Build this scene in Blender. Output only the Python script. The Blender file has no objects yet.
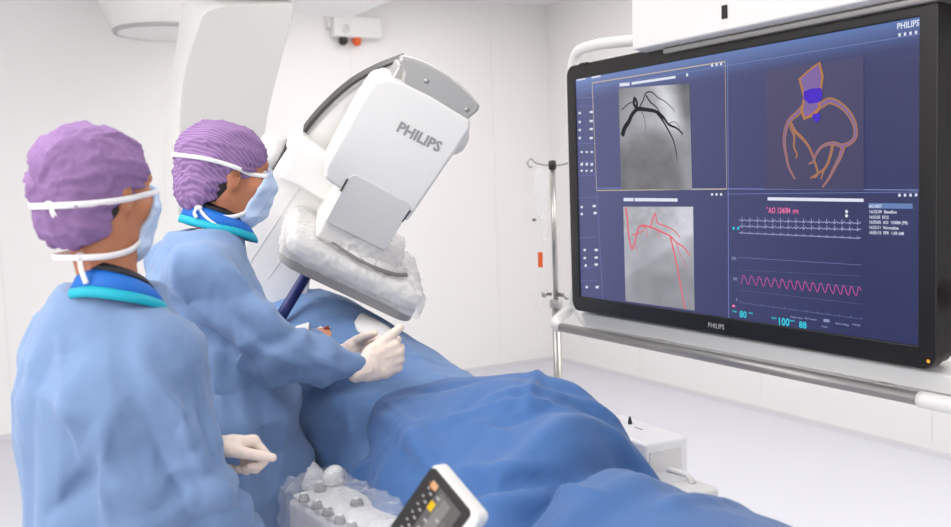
import bpy, bmesh, math, random
import numpy as np
from mathutils import Vector, Matrix
from mathutils.bvhtree import BVHTree
random.seed(7); rng = np.random.RandomState(7)
C = bpy.context.scene.collection
sc = bpy.context.scene
A_ = lambda *v: np.array(v, float)
nrm = lambda v: np.asarray(v, float) / np.linalg.norm(v)

# ------------------------------------------------------------------ camera
f_px = 971.18; cam_h = 1.52231
yaw, pitch, roll = np.radians([29.45986, 4.87453, -1.94388])
F = A_(np.sin(yaw)*np.cos(pitch), np.cos(yaw)*np.cos(pitch), -np.sin(pitch))
_r = A_(np.cos(yaw), -np.sin(yaw), 0); _u = np.cross(_r, F)
R = np.cos(roll)*_r + np.sin(roll)*_u
U = -np.sin(roll)*_r + np.cos(roll)*_u
O = A_(0, 0, cam_h)
cam = bpy.data.cameras.new('camera'); cam_o = bpy.data.objects.new('camera', cam); C.objects.link(cam_o)
cam.lens = f_px*36/951; cam.sensor_width = 36; cam.clip_start = .05
M = Matrix(((R[0], U[0], -F[0], 0), (R[1], U[1], -F[1], 0), (R[2], U[2], -F[2], cam_h), (0, 0, 0, 1)))
cam_o.matrix_world = M
cam.dof.use_dof = True; cam.dof.focus_distance = 2.5; cam.dof.aperture_fstop = 3.2
sc.camera = cam_o
# survey helpers: sight lines of the photograph, used to find where things stand in the room
def ray(u, v): return F + R*(u-475.5)/f_px - U*(v-263.5)/f_px
def D(u, v, d): return O + ray(u, v)*d
def PX(u, v, x): d = ray(u, v); return O + d*x/d[0]
def PY(u, v, y): d = ray(u, v); return O + d*y/d[1]
def PZ(u, v, z): d = ray(u, v); return O + d*(z-cam_h)/d[2]

# ------------------------------------------------------------------ materials
def lin(c):
    c = np.array(c, float)/255
    return tuple(np.where(c <= .04045, c/12.92, ((c+.055)/1.055)**2.4)) + (1.,)
MATS = {}
def mat(name, col, rough=.5, metal=0., bump=0., bscale=30., var=0., spec=.5, wave=None, trans=0., sss=0., stretch=None, sheen=0.):
    if name in MATS: return MATS[name]
    m = bpy.data.materials.new(name); m.use_nodes = True
    nt = m.node_tree; b = nt.nodes['Principled BSDF']
    b.inputs['Base Color'].default_value = lin(col); b.inputs['Roughness'].default_value = rough
    b.inputs['Metallic'].default_value = metal; b.inputs['Specular IOR Level'].default_value = spec
    if sheen: b.inputs['Sheen Weight'].default_value = sheen
    if sss:
        b.inputs['Subsurface Weight'].default_value = sss; b.inputs['Subsurface Scale'].default_value = .01
    tc = nt.nodes.new('ShaderNodeTexCoord'); out = tc.outputs['Object']
    if stretch:
        mp = nt.nodes.new('ShaderNodeMapping'); mp.inputs['Scale'].default_value = stretch
        nt.links.new(out, mp.inputs['Vector']); out = mp.outputs['Vector']
    n = nt.nodes.new('ShaderNodeTexNoise'); n.inputs['Scale'].default_value = bscale; n.inputs['Detail'].default_value = 5
    nt.links.new(out, n.inputs['Vector'])
    h = n.outputs['Fac']
    if wave:
        w = nt.nodes.new('ShaderNodeTexWave'); w.inputs['Scale'].default_value = wave[0]; w.inputs['Distortion'].default_value = wave[1]
        w.inputs['Detail Scale'].default_value = 2.
        w.bands_direction = wave[2]
        nt.links.new(out, w.inputs['Vector']); h = w.outputs['Fac']
    if bump:
        bp = nt.nodes.new('ShaderNodeBump'); bp.inputs['Strength'].default_value = bump; bp.inputs['Distance'].default_value = .01
        nt.links.new(h, bp.inputs['Height']); nt.links.new(bp.outputs['Normal'], b.inputs['Normal'])
    if var:
        mx = nt.nodes.new('ShaderNodeMix'); mx.data_type = 'RGBA'
        c = lin(col); mx.inputs[6].default_value = tuple(x*(1-var) for x in c[:3])+(1,)
        mx.inputs[7].default_value = tuple(min(1, x*(1+var)) for x in c[:3])+(1,)
        nt.links.new(h, mx.inputs[0]); nt.links.new(mx.outputs[2], b.inputs['Base Color'])
    if trans:
        tb = nt.nodes.new('ShaderNodeBsdfTransparent'); ms = nt.nodes.new('ShaderNodeMixShader')
        ms.inputs[0].default_value = trans
        nt.links.new(b.outputs[0], ms.inputs[1]); nt.links.new(tb.outputs[0], ms.inputs[2])
        nt.links.new(ms.outputs[0], nt.nodes['Material Output'].inputs[0])
    MATS[name] = m; return m
def emis(name, col, s=1., attr=False, spec=.0):
    if name in MATS: return MATS[name]
    m = bpy.data.materials.new(name); m.use_nodes = True
    nt = m.node_tree; b = nt.nodes['Principled BSDF']
    b.inputs['Base Color'].default_value = (.004, .004, .005, 1); b.inputs['Roughness'].default_value = .45
    b.inputs['Specular IOR Level'].default_value = spec
    b.inputs['Emission Color'].default_value = lin(col); b.inputs['Emission Strength'].default_value = s
    if attr:
        a = nt.nodes.new('ShaderNodeAttribute'); a.attribute_name = 'tint'
        nt.links.new(a.outputs['Color'], b.inputs['Emission Color'])
    MATS[name] = m; return m

WHITE = mat('white_enamel', (230, 229, 226), .35, var=.01, bscale=3)
WHITE2 = mat('warm_white_enamel', (228, 226, 223), .4, var=.01, bscale=3)
LGREY = mat('light_grey_enamel', (212, 211, 209), .45, var=.02, bscale=4)
GREYM = mat('brushed_grey_metal', (150, 148, 146), .38, .6, bump=.03, bscale=80)
CAPG = mat('satin_aluminium', (176, 175, 173), .42, .35, bump=.02, bscale=60)
DARK = mat('dark_groove', (58, 56, 55), .5, bscale=40, var=.05)
SEAM = mat('grey_joint', (128, 126, 125), .7, bscale=40, var=.05)
LSEAM = mat('pale_joint', (226, 224, 222), .7, bscale=40, var=.03)
BLACK = mat('black_plastic', (21, 18, 16), .35, bump=.02, bscale=200, var=.05)
STEEL = mat('stainless_steel', (176, 174, 170), .28, .85, bscale=60, var=.04)
ORANGE = mat('orange_plastic', (226, 92, 30), .5, bscale=40, var=.05)
GOWN = mat('blue_gown_cloth', (112, 138, 176), .75, bump=.22, bscale=26, var=.07, spec=.25, sheen=.2)
DRAPE = mat('blue_drape_cloth', (102, 136, 184), .75, bump=.10, bscale=50, var=.06, spec=.25, sheen=.15)
DRAPE2 = mat('deep_blue_drape_cloth', (62, 101, 156), .7, bump=.08, bscale=40, var=.06, spec=.3, sheen=.15)
CAP1 = mat('purple_bouffant_cloth', (140, 110, 154), .9, bump=.3, bscale=110, var=.16, spec=.15)
CAP2 = mat('purple_knit_cloth', (144, 114, 158), .9, bump=.3, bscale=90, var=.18, spec=.15, wave=(46, 1.2, 'DIAGONAL'))
SKIN = mat('tan_skin', (180, 118, 86), .5, bump=.06, bscale=160, var=.07, sss=.08, spec=.4)
SKIN2 = mat('warm_skin', (176, 114, 82), .5, bump=.06, bscale=160, var=.07, sss=.08, spec=.4)
PSKIN = mat('patient_skin', (214, 150, 112), .5, bump=.05, bscale=120, var=.08, sss=.08)
MASKM = mat('pale_blue_mask', (190, 208, 234), .85, bump=.12, bscale=160, var=.04, spec=.2)
TIE = mat('white_tie_fabric', (238, 236, 236), .85, bump=.1, bscale=200, var=.03, spec=.2)
GLOVE = mat('cream_latex', (236, 218, 204), .5, bump=.12, bscale=90, var=.05, sss=.05, spec=.35)
HAIR = mat('black_hair', (34, 24, 20), .5, bump=.4, bscale=120, var=.2)
CYAN = mat('cyan_apron_cloth', (0, 168, 190), .6, bump=.05, bscale=90, var=.06)
ABLUE = mat('royal_blue_apron_cloth', (12, 104, 196), .6, bump=.05, bscale=90, var=.06)
NAVYB = mat('black_apron_edge', (20, 20, 30), .6, bump=.05, bscale=90, var=.06)
NAVY = mat('navy_rubber', (36, 46, 108), .45, bscale=60, var=.06)
PAPER = mat('white_dressing', (240, 238, 236), .8, bump=.06, bscale=60, var=.02, spec=.2)
TROUS = mat('scrub_trousers', (70, 104, 150), .85, bump=.1, bscale=60, var=.06)
SHOE = mat('white_clog', (225, 224, 222), .5, bscale=50, var=.03)
EYEW = mat('eye_white', (225, 218, 212), .25, bscale=50, var=.02); IRIS = mat('brown_iris', (40, 24, 18), .15, bscale=50, var=.1)
PLAST = mat('clear_plastic_sheet', (244, 244, 246), .22, bump=.25, bscale=24, spec=.8, trans=.78)
PLAST2 = mat('thin_plastic_sheath', (240, 239, 238), .25, bump=.6, bscale=20, spec=.8, trans=.58)
KNOBG = mat('grey_knob', (108, 106, 106), .4, bscale=60, var=.05)

# ------------------------------------------------------------------ mesh helpers
class MB:
    def __init__(s): s.v = []; s.f = []; s.c = []
    def add(s, V, Fc):
        o = len(s.v); s.v += [tuple(p) for p in V]; s.f += [tuple(i+o for i in q) for q in Fc]; return s
    def box(s, lo, hi):
        return s.frame_box(A_(0, 0, 0), A_(1, 0, 0), A_(0, 1, 0), A_(0, 0, 1), lo, hi)
    def frame_box(s, o, ex, ey, ez, lo, hi):
        V = [o+ex*(lo[0], hi[0])[i]+ey*(lo[1], hi[1])[j]+ez*(lo[2], hi[2])[k] for i in (0, 1) for j in (0, 1) for k in (0, 1)]
        return s.add(V, [(0, 1, 3, 2), (4, 6, 7, 5), (0, 4, 5, 1), (2, 3, 7, 6), (0, 2, 6, 4), (1, 5, 7, 3)])
    def prism(s, pts, d):          # polygon of 3-D points pushed along d
        n = len(pts); V = [np.array(p) for p in pts]+[np.array(p)+d for p in pts]
        return s.add(V, [tuple(range(n)), tuple(range(2*n-1, n-1, -1))]+[(i, n+i, n+(i+1) % n, (i+1) % n) for i in range(n)])
    def tube(s, pts, r, seg=10, cap=True, flat=None):
        pts = [np.array(p, float) for p in pts]; n = len(pts)
        rr = r if hasattr(r, '__len__') else [r]*n
        t0 = nrm(pts[1]-pts[0]); up = A_(0, 0, 1) if abs(t0[2]) < .9 else A_(1, 0, 0)
        x = nrm(np.cross(t0, up)); V = []
        for i in range(n):
            t = nrm(pts[min(i+1, n-1)]-pts[max(i-1, 0)])
            x = nrm(x-t*(x@t)); y = np.cross(t, x)
            for k in range(seg):
                a = 2*math.pi*k/seg; V.append(pts[i]+rr[i]*(x*math.cos(a)+y*math.sin(a)))
        Fc = [(i*seg+k, i*seg+(k+1) % seg, (i+1)*seg+(k+1) % seg, (i+1)*seg+k) for i in range(n-1) for k in range(seg)]
        if cap: Fc += [tuple(range(seg-1, -1, -1)), tuple((n-1)*seg+k for k in range(seg))]
        return s.add(V, Fc)
    def lathe(s, o, ax, prof, seg=32):   # prof: (r, h)
        ax = nrm(ax); up = A_(0, 0, 1) if abs(ax[2]) < .9 else A_(1, 0, 0)
        x = nrm(np.cross(ax, up)); y = np.cross(ax, x); V = []
        for r, h in prof:
            for k in range(seg):
                a = 2*math.pi*k/seg; V.append(np.array(o)+ax*h+r*(x*math.cos(a)+y*math.sin(a)))
        n = len(prof)
        Fc = [(i*seg+k, i*seg+(k+1) % seg, (i+1)*seg+(k+1) % seg, (i+1)*seg+k) for i in range(n-1) for k in range(seg)]
        Fc += [tuple(range(seg-1, -1, -1)), tuple((n-1)*seg+k for k in range(seg))]
        return s.add(V, Fc)
    def ribbon(s, pts, nor, w):          # flat strip along a path; nor = surface normals
        n = len(pts); V = []
        for i in range(n):
            t = nrm(pts[min(i+1, n-1)]-pts[max(i-1, 0)]); sd = nrm(np.cross(t, nor[i]))
            ww = w[i] if hasattr(w, '__len__') else w
            V += [pts[i]-sd*ww/2, pts[i]+sd*ww/2]
        return s.add(V, [(2*i, 2*i+1, 2*i+3, 2*i+2) for i in range(n-1)])
def rootloc(p):
    l = A_(0, 0, 0)
    while p is not None: l = l+np.array(p.location); p = p.parent
    return l
def obj(name, mb, m, parent=None, smooth=False, bevel=0, seg=2, auto=None, tint=None, solid=0, fix=True, base=None):
    V, Fc = (mb.v, mb.f) if isinstance(mb, MB) else mb
    V = np.array(V, float).reshape(-1, 3)
    loc = rootloc(parent)
    if parent is None:
        loc = np.array([(V[:, 0].min()+V[:, 0].max())/2, (V[:, 1].min()+V[:, 1].max())/2, V[:, 2].min()]) if base is None else np.array(base)
    me = bpy.data.meshes.new(name)
    me.from_pydata([tuple(v) for v in V-loc], [], [tuple(int(i) for i in q) for q in Fc])
    if fix:
        bm = bmesh.new(); bm.from_mesh(me); bmesh.ops.recalc_face_normals(bm, faces=bm.faces); bm.to_mesh(me); bm.free()
    me.materials.append(m)
    if smooth: me.polygons.foreach_set('use_smooth', [True]*len(me.polygons))
    if tint is not None:
        a = me.color_attributes.new('tint', 'FLOAT_COLOR', 'POINT')
        a.data.foreach_set('color', np.c_[tint, np.ones(len(tint))].astype(np.float32).ravel())
    o = bpy.data.objects.new(name, me); C.objects.link(o)
    if parent is None: o.location = loc
    else: o.parent = parent
    if solid:
        md = o.modifiers.new('solid', 'SOLIDIFY'); md.thickness = solid; md.offset = 0
    if bevel:
        md = o.modifiers.new('bevel', 'BEVEL'); md.width = bevel; md.segments = seg; md.limit_method = 'ANGLE'; md.angle_limit = .6
        md.use_clamp_overlap = True
        me.polygons.foreach_set('use_smooth', [True]*len(me.polygons))
        wn = o.modifiers.new('wn', 'WEIGHTED_NORMAL'); wn.keep_sharp = True
    return o
def tag(o, label, cat, group=None, kind=None):
    o['label'] = label; o['category'] = cat
    if group: o['group'] = group
    if kind: o['kind'] = kind
    return o
def thing(name, loc, label, cat, group=None):
    o = bpy.data.objects.new(name, None); C.objects.link(o); o.location = tuple(loc); o.empty_display_size = .1
    return tag(o, label, cat, group)
def struct(name, mb, m, **k):
    o = obj(name, mb, m, **k); o['kind'] = 'structure'; return o
def lettering(s, size, o, ex, ey, align='LEFT', bold=0.0):
    cu = bpy.data.curves.new('t', 'FONT'); cu.body = s; cu.size = size; cu.align_x = align; cu.extrude = 0; cu.offset = bold; cu.resolution_u = 2
    to = bpy.data.objects.new('t', cu); C.objects.link(to)
    dg = bpy.context.evaluated_depsgraph_get(); me = to.evaluated_get(dg).to_mesh()
    V = np.array([v.co[:] for v in me.vertices]); Fc = [tuple(p.vertices) for p in me.polygons]
    to.evaluated_get(dg).to_mesh_clear(); bpy.data.objects.remove(to); bpy.data.curves.remove(cu)
    return MB().add([o+ex*v[0]+ey*v[1] for v in V], Fc)
def spline(pts, n=8):
    P = [np.array(p, float) for p in pts]; P = [2*P[0]-P[1]]+P+[2*P[-1]-P[-2]]; out = []
    for i in range(1, len(P)-2):
        for k in range(n):
            t = k/n; a, b, c, d = P[i-1:i+3]
            out.append(.5*((2*b)+(c-a)*t+(2*a-5*b+4*c-d)*t*t+(3*b-a-3*c+d)*t**3))
    return out+[P[-2]]
# value noise
TB = rng.rand(32, 32, 32)*2-1
def vn(P):
    P = np.asarray(P); i = np.floor(P).astype(int); f = P-i; f = f*f*(3-2*f); i = i & 31; j = (i+1) & 31
    x0, y0, z0 = i.T; x1, y1, z1 = j.T; fx, fy, fz = f.T
    L = lambda a, b, t: a+(b-a)*t
    return L(L(L(TB[x0, y0, z0], TB[x1, y0, z0], fx), L(TB[x0, y1, z0], TB[x1, y1, z0], fx), fy),
             L(L(TB[x0, y0, z1], TB[x1, y0, z1], fx), L(TB[x0, y1, z1], TB[x1, y1, z1], fx), fy), fz)
def ridged(P): return (1-np.abs(vn(P)+.5*vn(P*2.1+7))*1.2).clip(0, 1)**3
def crumple(P, seed, scale):      # overlapping flat facets with crisp edges, as in paper-like gown cloth
    rg = np.random.RandomState(seed); d = np.zeros(len(P))
    for k in range(7):
        v = rg.randn(3)*A_(1, 1, .55); v = v/np.linalg.norm(v)*scale*rg.uniform(.6, 1.5)
        ph = P@v+1.1*vn(P*scale*.32+k*3.7+seed)+rg.rand(); m_ = np.clip(vn(P*scale*.38+k*5.1+seed)*1.6+.25, 0, 1)
        d += (np.abs((ph % 1)*2-1)-.5)*m_
    return d/3
# signed-distance modelling of organic bodies, turned into one continuous surface
class SDF:
    def __init__(s, lo, hi, h):
        s.lo = A_(*lo); s.h = h; s.n = np.ceil((A_(*hi)-s.lo)/h).astype(int)+1
        s.f = np.full(s.n, 9., np.float32)
    def win(s, lo, hi, pad):
        a = np.clip(np.floor((np.array(lo)-pad-s.lo)/s.h).astype(int), 0, s.n); b = np.clip(np.ceil((np.array(hi)+pad-s.lo)/s.h).astype(int)+1, 0, s.n)
        sl = tuple(slice(x, y) for x, y in zip(a, b))
        g = np.meshgrid(*[s.lo[k]+s.h*np.arange(a[k], b[k]) for k in range(3)], indexing='ij')
        return sl, np.stack(g, -1)
    def mix(s, sl, d, k, mode='u'):
        f = s.f[sl]; d = d.astype(np.float32)
        if mode == 'u':
            if k > 0:
                hh = np.clip(.5+.5*(f-d)/k, 0, 1); s.f[sl] = f+(d-f)*hh-k*hh*(1-hh)
            else: s.f[sl] = np.minimum(f, d)
        elif mode == 's':
            d = -d; hh = np.clip(.5-.5*(f-d)/max(k, 1e-6), 0, 1); s.f[sl] = f+(d-f)*hh+k*hh*(1-hh)
    def cap(s, a, b, ra, rb, k=.02, mode='u'):
        a = A_(*a); b = A_(*b); r = max(ra, rb)
        sl, P = s.win(np.minimum(a, b)-r, np.maximum(a, b)+r, .06+k)
        if P.size == 0: return s
        ab = b-a; t = np.clip(((P-a)@ab)/(ab@ab+1e-12), 0, 1)
        d = np.linalg.norm(P-a-t[..., None]*ab, axis=-1)-(ra+(rb-ra)*t)
        s.mix(sl, d, k, mode); return s
    def ell(s, c, r, k=.02, mode='u', rot=None):
        c = A_(*c); r = A_(*r); m = r.max()
        sl, P = s.win(c-m, c+m, .06+k); Q = P-c
        if rot is not None: Q = Q@np.array(rot)      # columns of rot = local axes
        q = np.linalg.norm(Q/r, axis=-1); q2 = np.linalg.norm(Q/r**2, axis=-1)+1e-9
        s.mix(sl, q*(q-1)/q2, k, mode); return s
    def loft(s, tab, k=.03, pw=2.3):      # rows z, cx, cy, rx, ry
        T = np.array(tab, float); T = T[np.argsort(T[:, 0])]
        sl, P = s.win([T[:, 1].min()-T[:, 3].max(), T[:, 2].min()-T[:, 4].max(), T[0, 0]], [T[:, 1].max()+T[:, 3].max(), T[:, 2].max()+T[:, 4].max(), T[-1, 0]], .08)
        z = P[..., 2]; I = lambda c: np.interp(z, T[:, 0], T[:, c])
        rx, ry = I(3), I(4)
        q = (np.abs((P[..., 0]-I(1))/rx)**pw+np.abs((P[..., 1]-I(2))/ry)**pw)**(1/pw)
        d = (q-1)*np.minimum(rx, ry)
        d = np.maximum(d, np.maximum(T[0, 0]-z, z-T[-1, 0]))
        s.mix(sl, d, k); return s
    def plane(s, p, n):                    # keep the side n points away from
        sl, P = s.win(s.lo, s.lo+s.h*s.n, 0)
        s.f = np.maximum(s.f, ((P-A_(*p))@nrm(n)).astype(np.float32)); return s
    def mesh(s):
        f = s.f.copy(); f[0] = f[-1] = 9; f[:, 0] = f[:, -1] = 9; f[:, :, 0] = f[:, :, -1] = 9
        ins = f < 0
        cnt = sum(ins[a:a-1 or None, b:b-1 or None, c:c-1 or None].astype(np.int8) for a in (0, 1) for b in (0, 1) for c in (0, 1))
        act = (cnt > 0) & (cnt < 8); ix = np.argwhere(act); idm = np.full(act.shape, -1, np.int64); idm[act] = np.arange(len(ix))
        acc = np.zeros((len(ix), 3)); num = np.zeros(len(ix))
        for ax in range(3):
            o1, o2 = [k for k in range(3) if k != ax]
            for p in (0, 1):
                for q in (0, 1):
                    off = np.zeros(3, int); off[o1] = p; off[o2] = q
                    i0 = ix+off; i1 = i0.copy(); i1[:, ax] += 1
                    a = f[tuple(i0.T)]; b = f[tuple(i1.T)]; cr = (a < 0) != (b < 0)
                    t = np.where(cr, a/np.where(cr, a-b, 1), 0)
                    pos = off+np.zeros((len(ix), 3)); pos[:, ax] += t
                    acc[cr] += pos[cr]; num[cr] += 1
        V = s.lo+s.h*(ix+acc/num[:, None]); Q = []
        for ax in range(3):
            o1, o2 = (ax+1) % 3, (ax+2) % 3
            lo = [slice(1, -1)]*3; hi = [slice(1, -1)]*3; lo[ax] = slice(0, -1); hi[ax] = slice(1, None)
            a = ins[tuple(lo)]; b = ins[tuple(hi)]; e = np.argwhere(a != b); sgn = a[tuple(e.T)]
            add = np.ones(3, int); add[ax] = 0; e = e+add
            def cid(d1, d2):
                c = e.copy(); c[:, o1] -= d1; c[:, o2] -= d2; return idm[tuple(c.T)]
            q = np.stack([cid(1, 1), cid(0, 1), cid(0, 0), cid(1, 0)], 1); q[~sgn] = q[~sgn][:, ::-1]; Q.append(q)
        return V, np.concatenate(Q)
def vnormals(V, Q):
    n = np.cross(V[Q[:, 2]]-V[Q[:, 0]], V[Q[:, 3]]-V[Q[:, 1]]); N = np.zeros_like(V)
    for k in range(4): np.add.at(N, Q[:, k], n)
    return N/(np.linalg.norm(N, axis=1, keepdims=True)+1e-12)
def relax(V, Q, it=2, lam=.5):
    for _ in range(it):
        S = np.zeros_like(V); c = np.zeros(len(V))
        for k in range(4):
            for j in ((k+1) % 4, (k+3) % 4):
                np.add.at(S, Q[:, k], V[Q[:, j]]); np.add.at(c, Q[:, k], 1)
        V = V+(S/c[:, None]-V)*lam
    return V
def place(V, loc, ang):
    c, s_ = math.cos(ang), math.sin(ang)
    return np.stack([V[:, 0]*c-V[:, 1]*s_, V[:, 0]*s_+V[:, 1]*c, V[:, 2]], 1)+np.array(loc)
def grid_faces(nr, ncol): return [(r*ncol+c, r*ncol+c+1, (r+1)*ncol+c+1, (r+1)*ncol+c) for r in range(nr-1) for c in range(ncol-1)]
#@@SETTING
# ------------------------------------------------------------------ the setting
WX, WY, CZ = 4.533, 6.717, 2.92
WALL = mat('painted_wall_panel', (239, 237, 235), .55, bump=.01, bscale=8, var=.008)
WALLR = mat('painted_side_wall', (238, 236, 234), .55, bump=.01, bscale=8, var=.008)
FLOOR = mat('pale_lavender_vinyl', (208, 208, 217), .32, bump=.02, bscale=220, var=.025, spec=.4)
CEIL = mat('white_ceiling_paint', (236, 235, 234), .7, bscale=6, var=.01)
COVE = mat('grey_cove_vinyl', (204, 203, 207), .5, bscale=40, var=.03)
struct('floor', MB().box((-3.2, -2.4, -.1), (WX+.12, WY+.12, 0)), FLOOR)
struct('wall_back', MB().box((-3.2, WY, 0), (WX+.12, WY+.12, CZ)), WALL)
struct('wall_right', MB().box((WX, -2.4, 0), (WX+.12, WY, CZ)), WALLR)
struct('wall_left', MB().box((-3.32, -2.4, 0), (-3.2, WY+.12, CZ)), WALL)
struct('ceiling', MB().box((-3.32, -2.4, CZ), (WX+.12, WY+.12, CZ+.1)), CEIL)
struct('baseboard_back', MB().prism([A_(-3.2, WY, 0), A_(-3.2, WY-.02, 0), A_(-3.2, WY-.006, .03), A_(-3.2, WY, .03)], A_(WX+3.2, 0, 0)), COVE)
struct('baseboard_right', MB().prism([A_(WX, -2.4, 0), A_(WX-.02, -2.4, 0), A_(WX-.006, -2.4, .03), A_(WX, -2.4, .03)], A_(0, WY+2.4, 0)), COVE)
mb = MB()
for x in (-2.0, -.8, .4, 1.6, 2.8, 4.0): mb.box((x-.002, WY-.002, .07), (x+.002, WY+.002, CZ))
struct('trim_1', mb, LSEAM)
mb = MB()
for y in (.8, 2.0, 3.2, 4.4, 5.6): mb.box((WX-.002, y-.002, .07), (WX+.002, y+.002, CZ))
struct('trim_2', mb, LSEAM)
mb = MB()
for x in (3.05,): mb.box((x-.11, 2.2, CZ-.06), (x+.11, WY-.3, CZ))
struct('trim_3', mb, mat('ceiling_rail_grey', (150, 148, 148), .5, bscale=30, var=.05))

# wall box with two coloured plugs
B0 = PY(332, 15, WY-.06); B1 = PY(381, 39, WY-.06)
t = thing('wall_connector_box', (B0[0]*.5+B1[0]*.5, WY-.03, min(B0[2], B1[2])), 'small white connector box high on the back wall with a black and an orange plug', 'connector box')
obj('housing', MB().box((B0[0], WY-.09, B1[2]), (B1[0], WY, B0[2])), WHITE, t, bevel=.008)
obj('side_clip', MB().box((B0[0]-.03, WY-.05, B0[2]-.09), (B0[0], WY, B0[2]+.0)), WHITE2, t, bevel=.004)
cz = (B0[2]+B1[2])/2; cx = B0[0]+.09
obj('round_emblem', MB().lathe(A_(cx, WY-.089, cz-.02), A_(0, -1, 0), [(.001, .003), (.032, .003), (.034, 0)], 20), LGREY, t, smooth=True)
for px, m_, lab in ((343.5, BLACK, 'black plug'), (357, ORANGE, 'orange plug')):
    q = PY(px, 41, WY-.06)
    o = obj('plug', MB().lathe(A_(q[0], WY-.055, B1[2]+.005), A_(0, 0, -1), [(.028, 0), (.033, .02), (.033, .04), (.024, .055), (.01, .062)], 16), m_, t, smooth=True); o['label'] = lab

# ceiling operating lamp, upper left
lc = D(168, 32, 5.75); lr = .31
t = thing('operating_light', lc, 'white round ceiling lamp with a flat underside, upper left behind the gantry column', 'lamp')
obj('housing', MB().lathe(lc, A_(0, 0, 1), [(lr*.97, .0), (lr, .012), (lr*1.02, .03), (lr*1.75, CZ-lc[2])], 48), WHITE, t, smooth=True)
obj('rim', MB().lathe(lc, A_(0, 0, 1), [(lr*.93, -.004), (lr*.94, -.012), (lr*.985, -.012), (lr*1.005, .004), (lr*.99, .014)], 48), mat('lamp_rim_grey', (176, 175, 174), .5, bscale=30, var=.03), t, smooth=True)
obj('diffuser', MB().lathe(lc, A_(0, 0, 1), [(.001, -.013), (lr*.6, -.013), (lr*.92, -.012), (lr*.93, -.004)], 48), WHITE, t, smooth=True)
#@@CARM
# ------------------------------------------------------------------ X-ray gantry (C-arm)
cw = lambda x, y, z: R*x+U*y+F*z
eu = nrm(cw(.49, .845, -.21)); ea = cw(.85, -.425, .27); ea = nrm(ea-ea@eu*eu); eb = np.cross(eu, ea); eb = eb if eb@F > 0 else -eb
PD = O+ray(352, 258)*2.85
def dp(a, u, b): return PD+ea*a+eu*u+eb*b
def dpx(u, v, b):
    d = ray(u, v); q = O+d*(((PD-O)@eb+b)/(d@eb))-PD; return q@ea, q@eu
GY = 4.3
t = thing('c_arm_gantry', (1.6, GY+.2, CZ), 'large white ceiling-mounted X-ray gantry arm with flat detector tilted over the patient', 'x-ray machine')
# hanging column: white body flaring backwards; its front face's shade is painted in as a grey panel
fl = [(226, 6), (206, 13), (197, 32), (187, 62), (181, 98), (179, 150), (178, 215)]; fr_ = [(262, 215), (263, 160), (265, 125), (271, 96), (281, 57), (288, 30), (293, 4)]
bl_ = [(205, -6), (184, -2), (178, 34), (171, 78), (166, 120), (163, 155), (162, 215)]; br_ = [(255, 215), (256, 160), (258, 125), (264, 96), (274, 57), (281, 30), (286, -4)]
fo = spline(fl and [A_(a, b, 0) for a, b in fl], 4)+spline([A_(a, b, 0) for a, b in fr_], 4); bo_ = spline([A_(a, b, 0) for a, b in bl_], 4)+spline([A_(a, b, 0) for a, b in br_], 4)
Pf = [PY(q[0], q[1], GY) for q in fo]; Pb = [PY(q[0], q[1], GY+.40) for q in bo_]; n = len(Pf)
obj('column', MB().add(Pf+Pb, [tuple(range(n)), tuple(range(2*n-1, n-1, -1))]+[(i, n+i, n+(i+1) % n, (i+1) % n) for i in range(n)]), WHITE, t)
obj('column_front', MB().prism([p+A_(0, -.004, 0) for p in Pf], A_(0, -.012, 0)), mat('front_shade_grey', (184, 183, 181), .5, bscale=4, var=.01), t, bevel=.004)
zt = max(p[2] for p in Pb)
obj('ceiling_carriage', MB().box((Pb[0][0]-.02, GY-.02, zt-.03), (Pf[-1][0]+.60, GY+.75, CZ-.02)), WHITE, t, bevel=.03, seg=3)
# arc (C) seen from its side
bA = .12
arcpx_out = spline([(406, 58), (378, 69), (350, 85), (322, 110), (302, 134), (275, 172), (256, 212), (243, 255), (238, 300), (240, 360)], 6)
outer = np.array([dpx(a, b, bA) for a, b in arcpx_out])
tan = np.gradient(outer, axis=0); nn = np.stack([-tan[:, 1], tan[:, 0]], 1); nn /= np.linalg.norm(nn, axis=1, keepdims=True)
inner = outer+nn*.21
mb = MB(); n = len(outer); V = []
for i in range(n):
    for (a, u), bb in ((outer[i], bA), (inner[i], bA), (inner[i], bA+.1), (outer[i], bA+.1)): V.append(dp(a, u, bb))
Fc = [(i*4+k, i*4+(k+1) % 4, i*4+4+(k+1) % 4, i*4+4+k) for i in range(n-1) for k in range(4)]+[(3, 2, 1, 0), tuple(4*(n-1)+k for k in range(4))]
obj('arc', mb.add(V, Fc), WHITE2, t, bevel=.006)
gro = MB(); k = 26
V = []
for i in range(k):
    for off, bb in ((-.003, bA-.006), (.002+.007*(i/k), bA-.006), (.002+.007*(i/k), bA+.103), (-.003, bA+.103)):
        a, u = outer[i]+nn[i]*off; V.append(dp(a, u, bb))
obj('arc_track', gro.add(V, [(i*4+q, i*4+(q+1) % 4, i*4+4+(q+1) % 4, i*4+4+q) for i in range(k-1) for q in range(4)]), DARK, t)
mb = MB(); V = []
for i in range(2, k):
    for off, bb in ((.012, bA-.004), (.017, bA-.004), (.017, bA+.02), (.012, bA+.02)):
        a, u = outer[i]+nn[i]*off; V.append(dp(a, u, bb))
obj('arc_rim', mb.add(V, [(i*4+q, i*4+(q+1) % 4, i*4+4+(q+1) % 4, i*4+4+q) for i in range(k-3) for q in range(4)]), CAPG, t)
def seam(p, q, b, w=.003):
    p = np.array(dpx(*p, b)); q = np.array(dpx(*q, b)); d = nrm(q-p); s_ = A_(-d[1], d[0])*w/2
    return [dp(*(x), b) for x in (p+s_, q+s_, q-s_, p-s_)]
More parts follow.
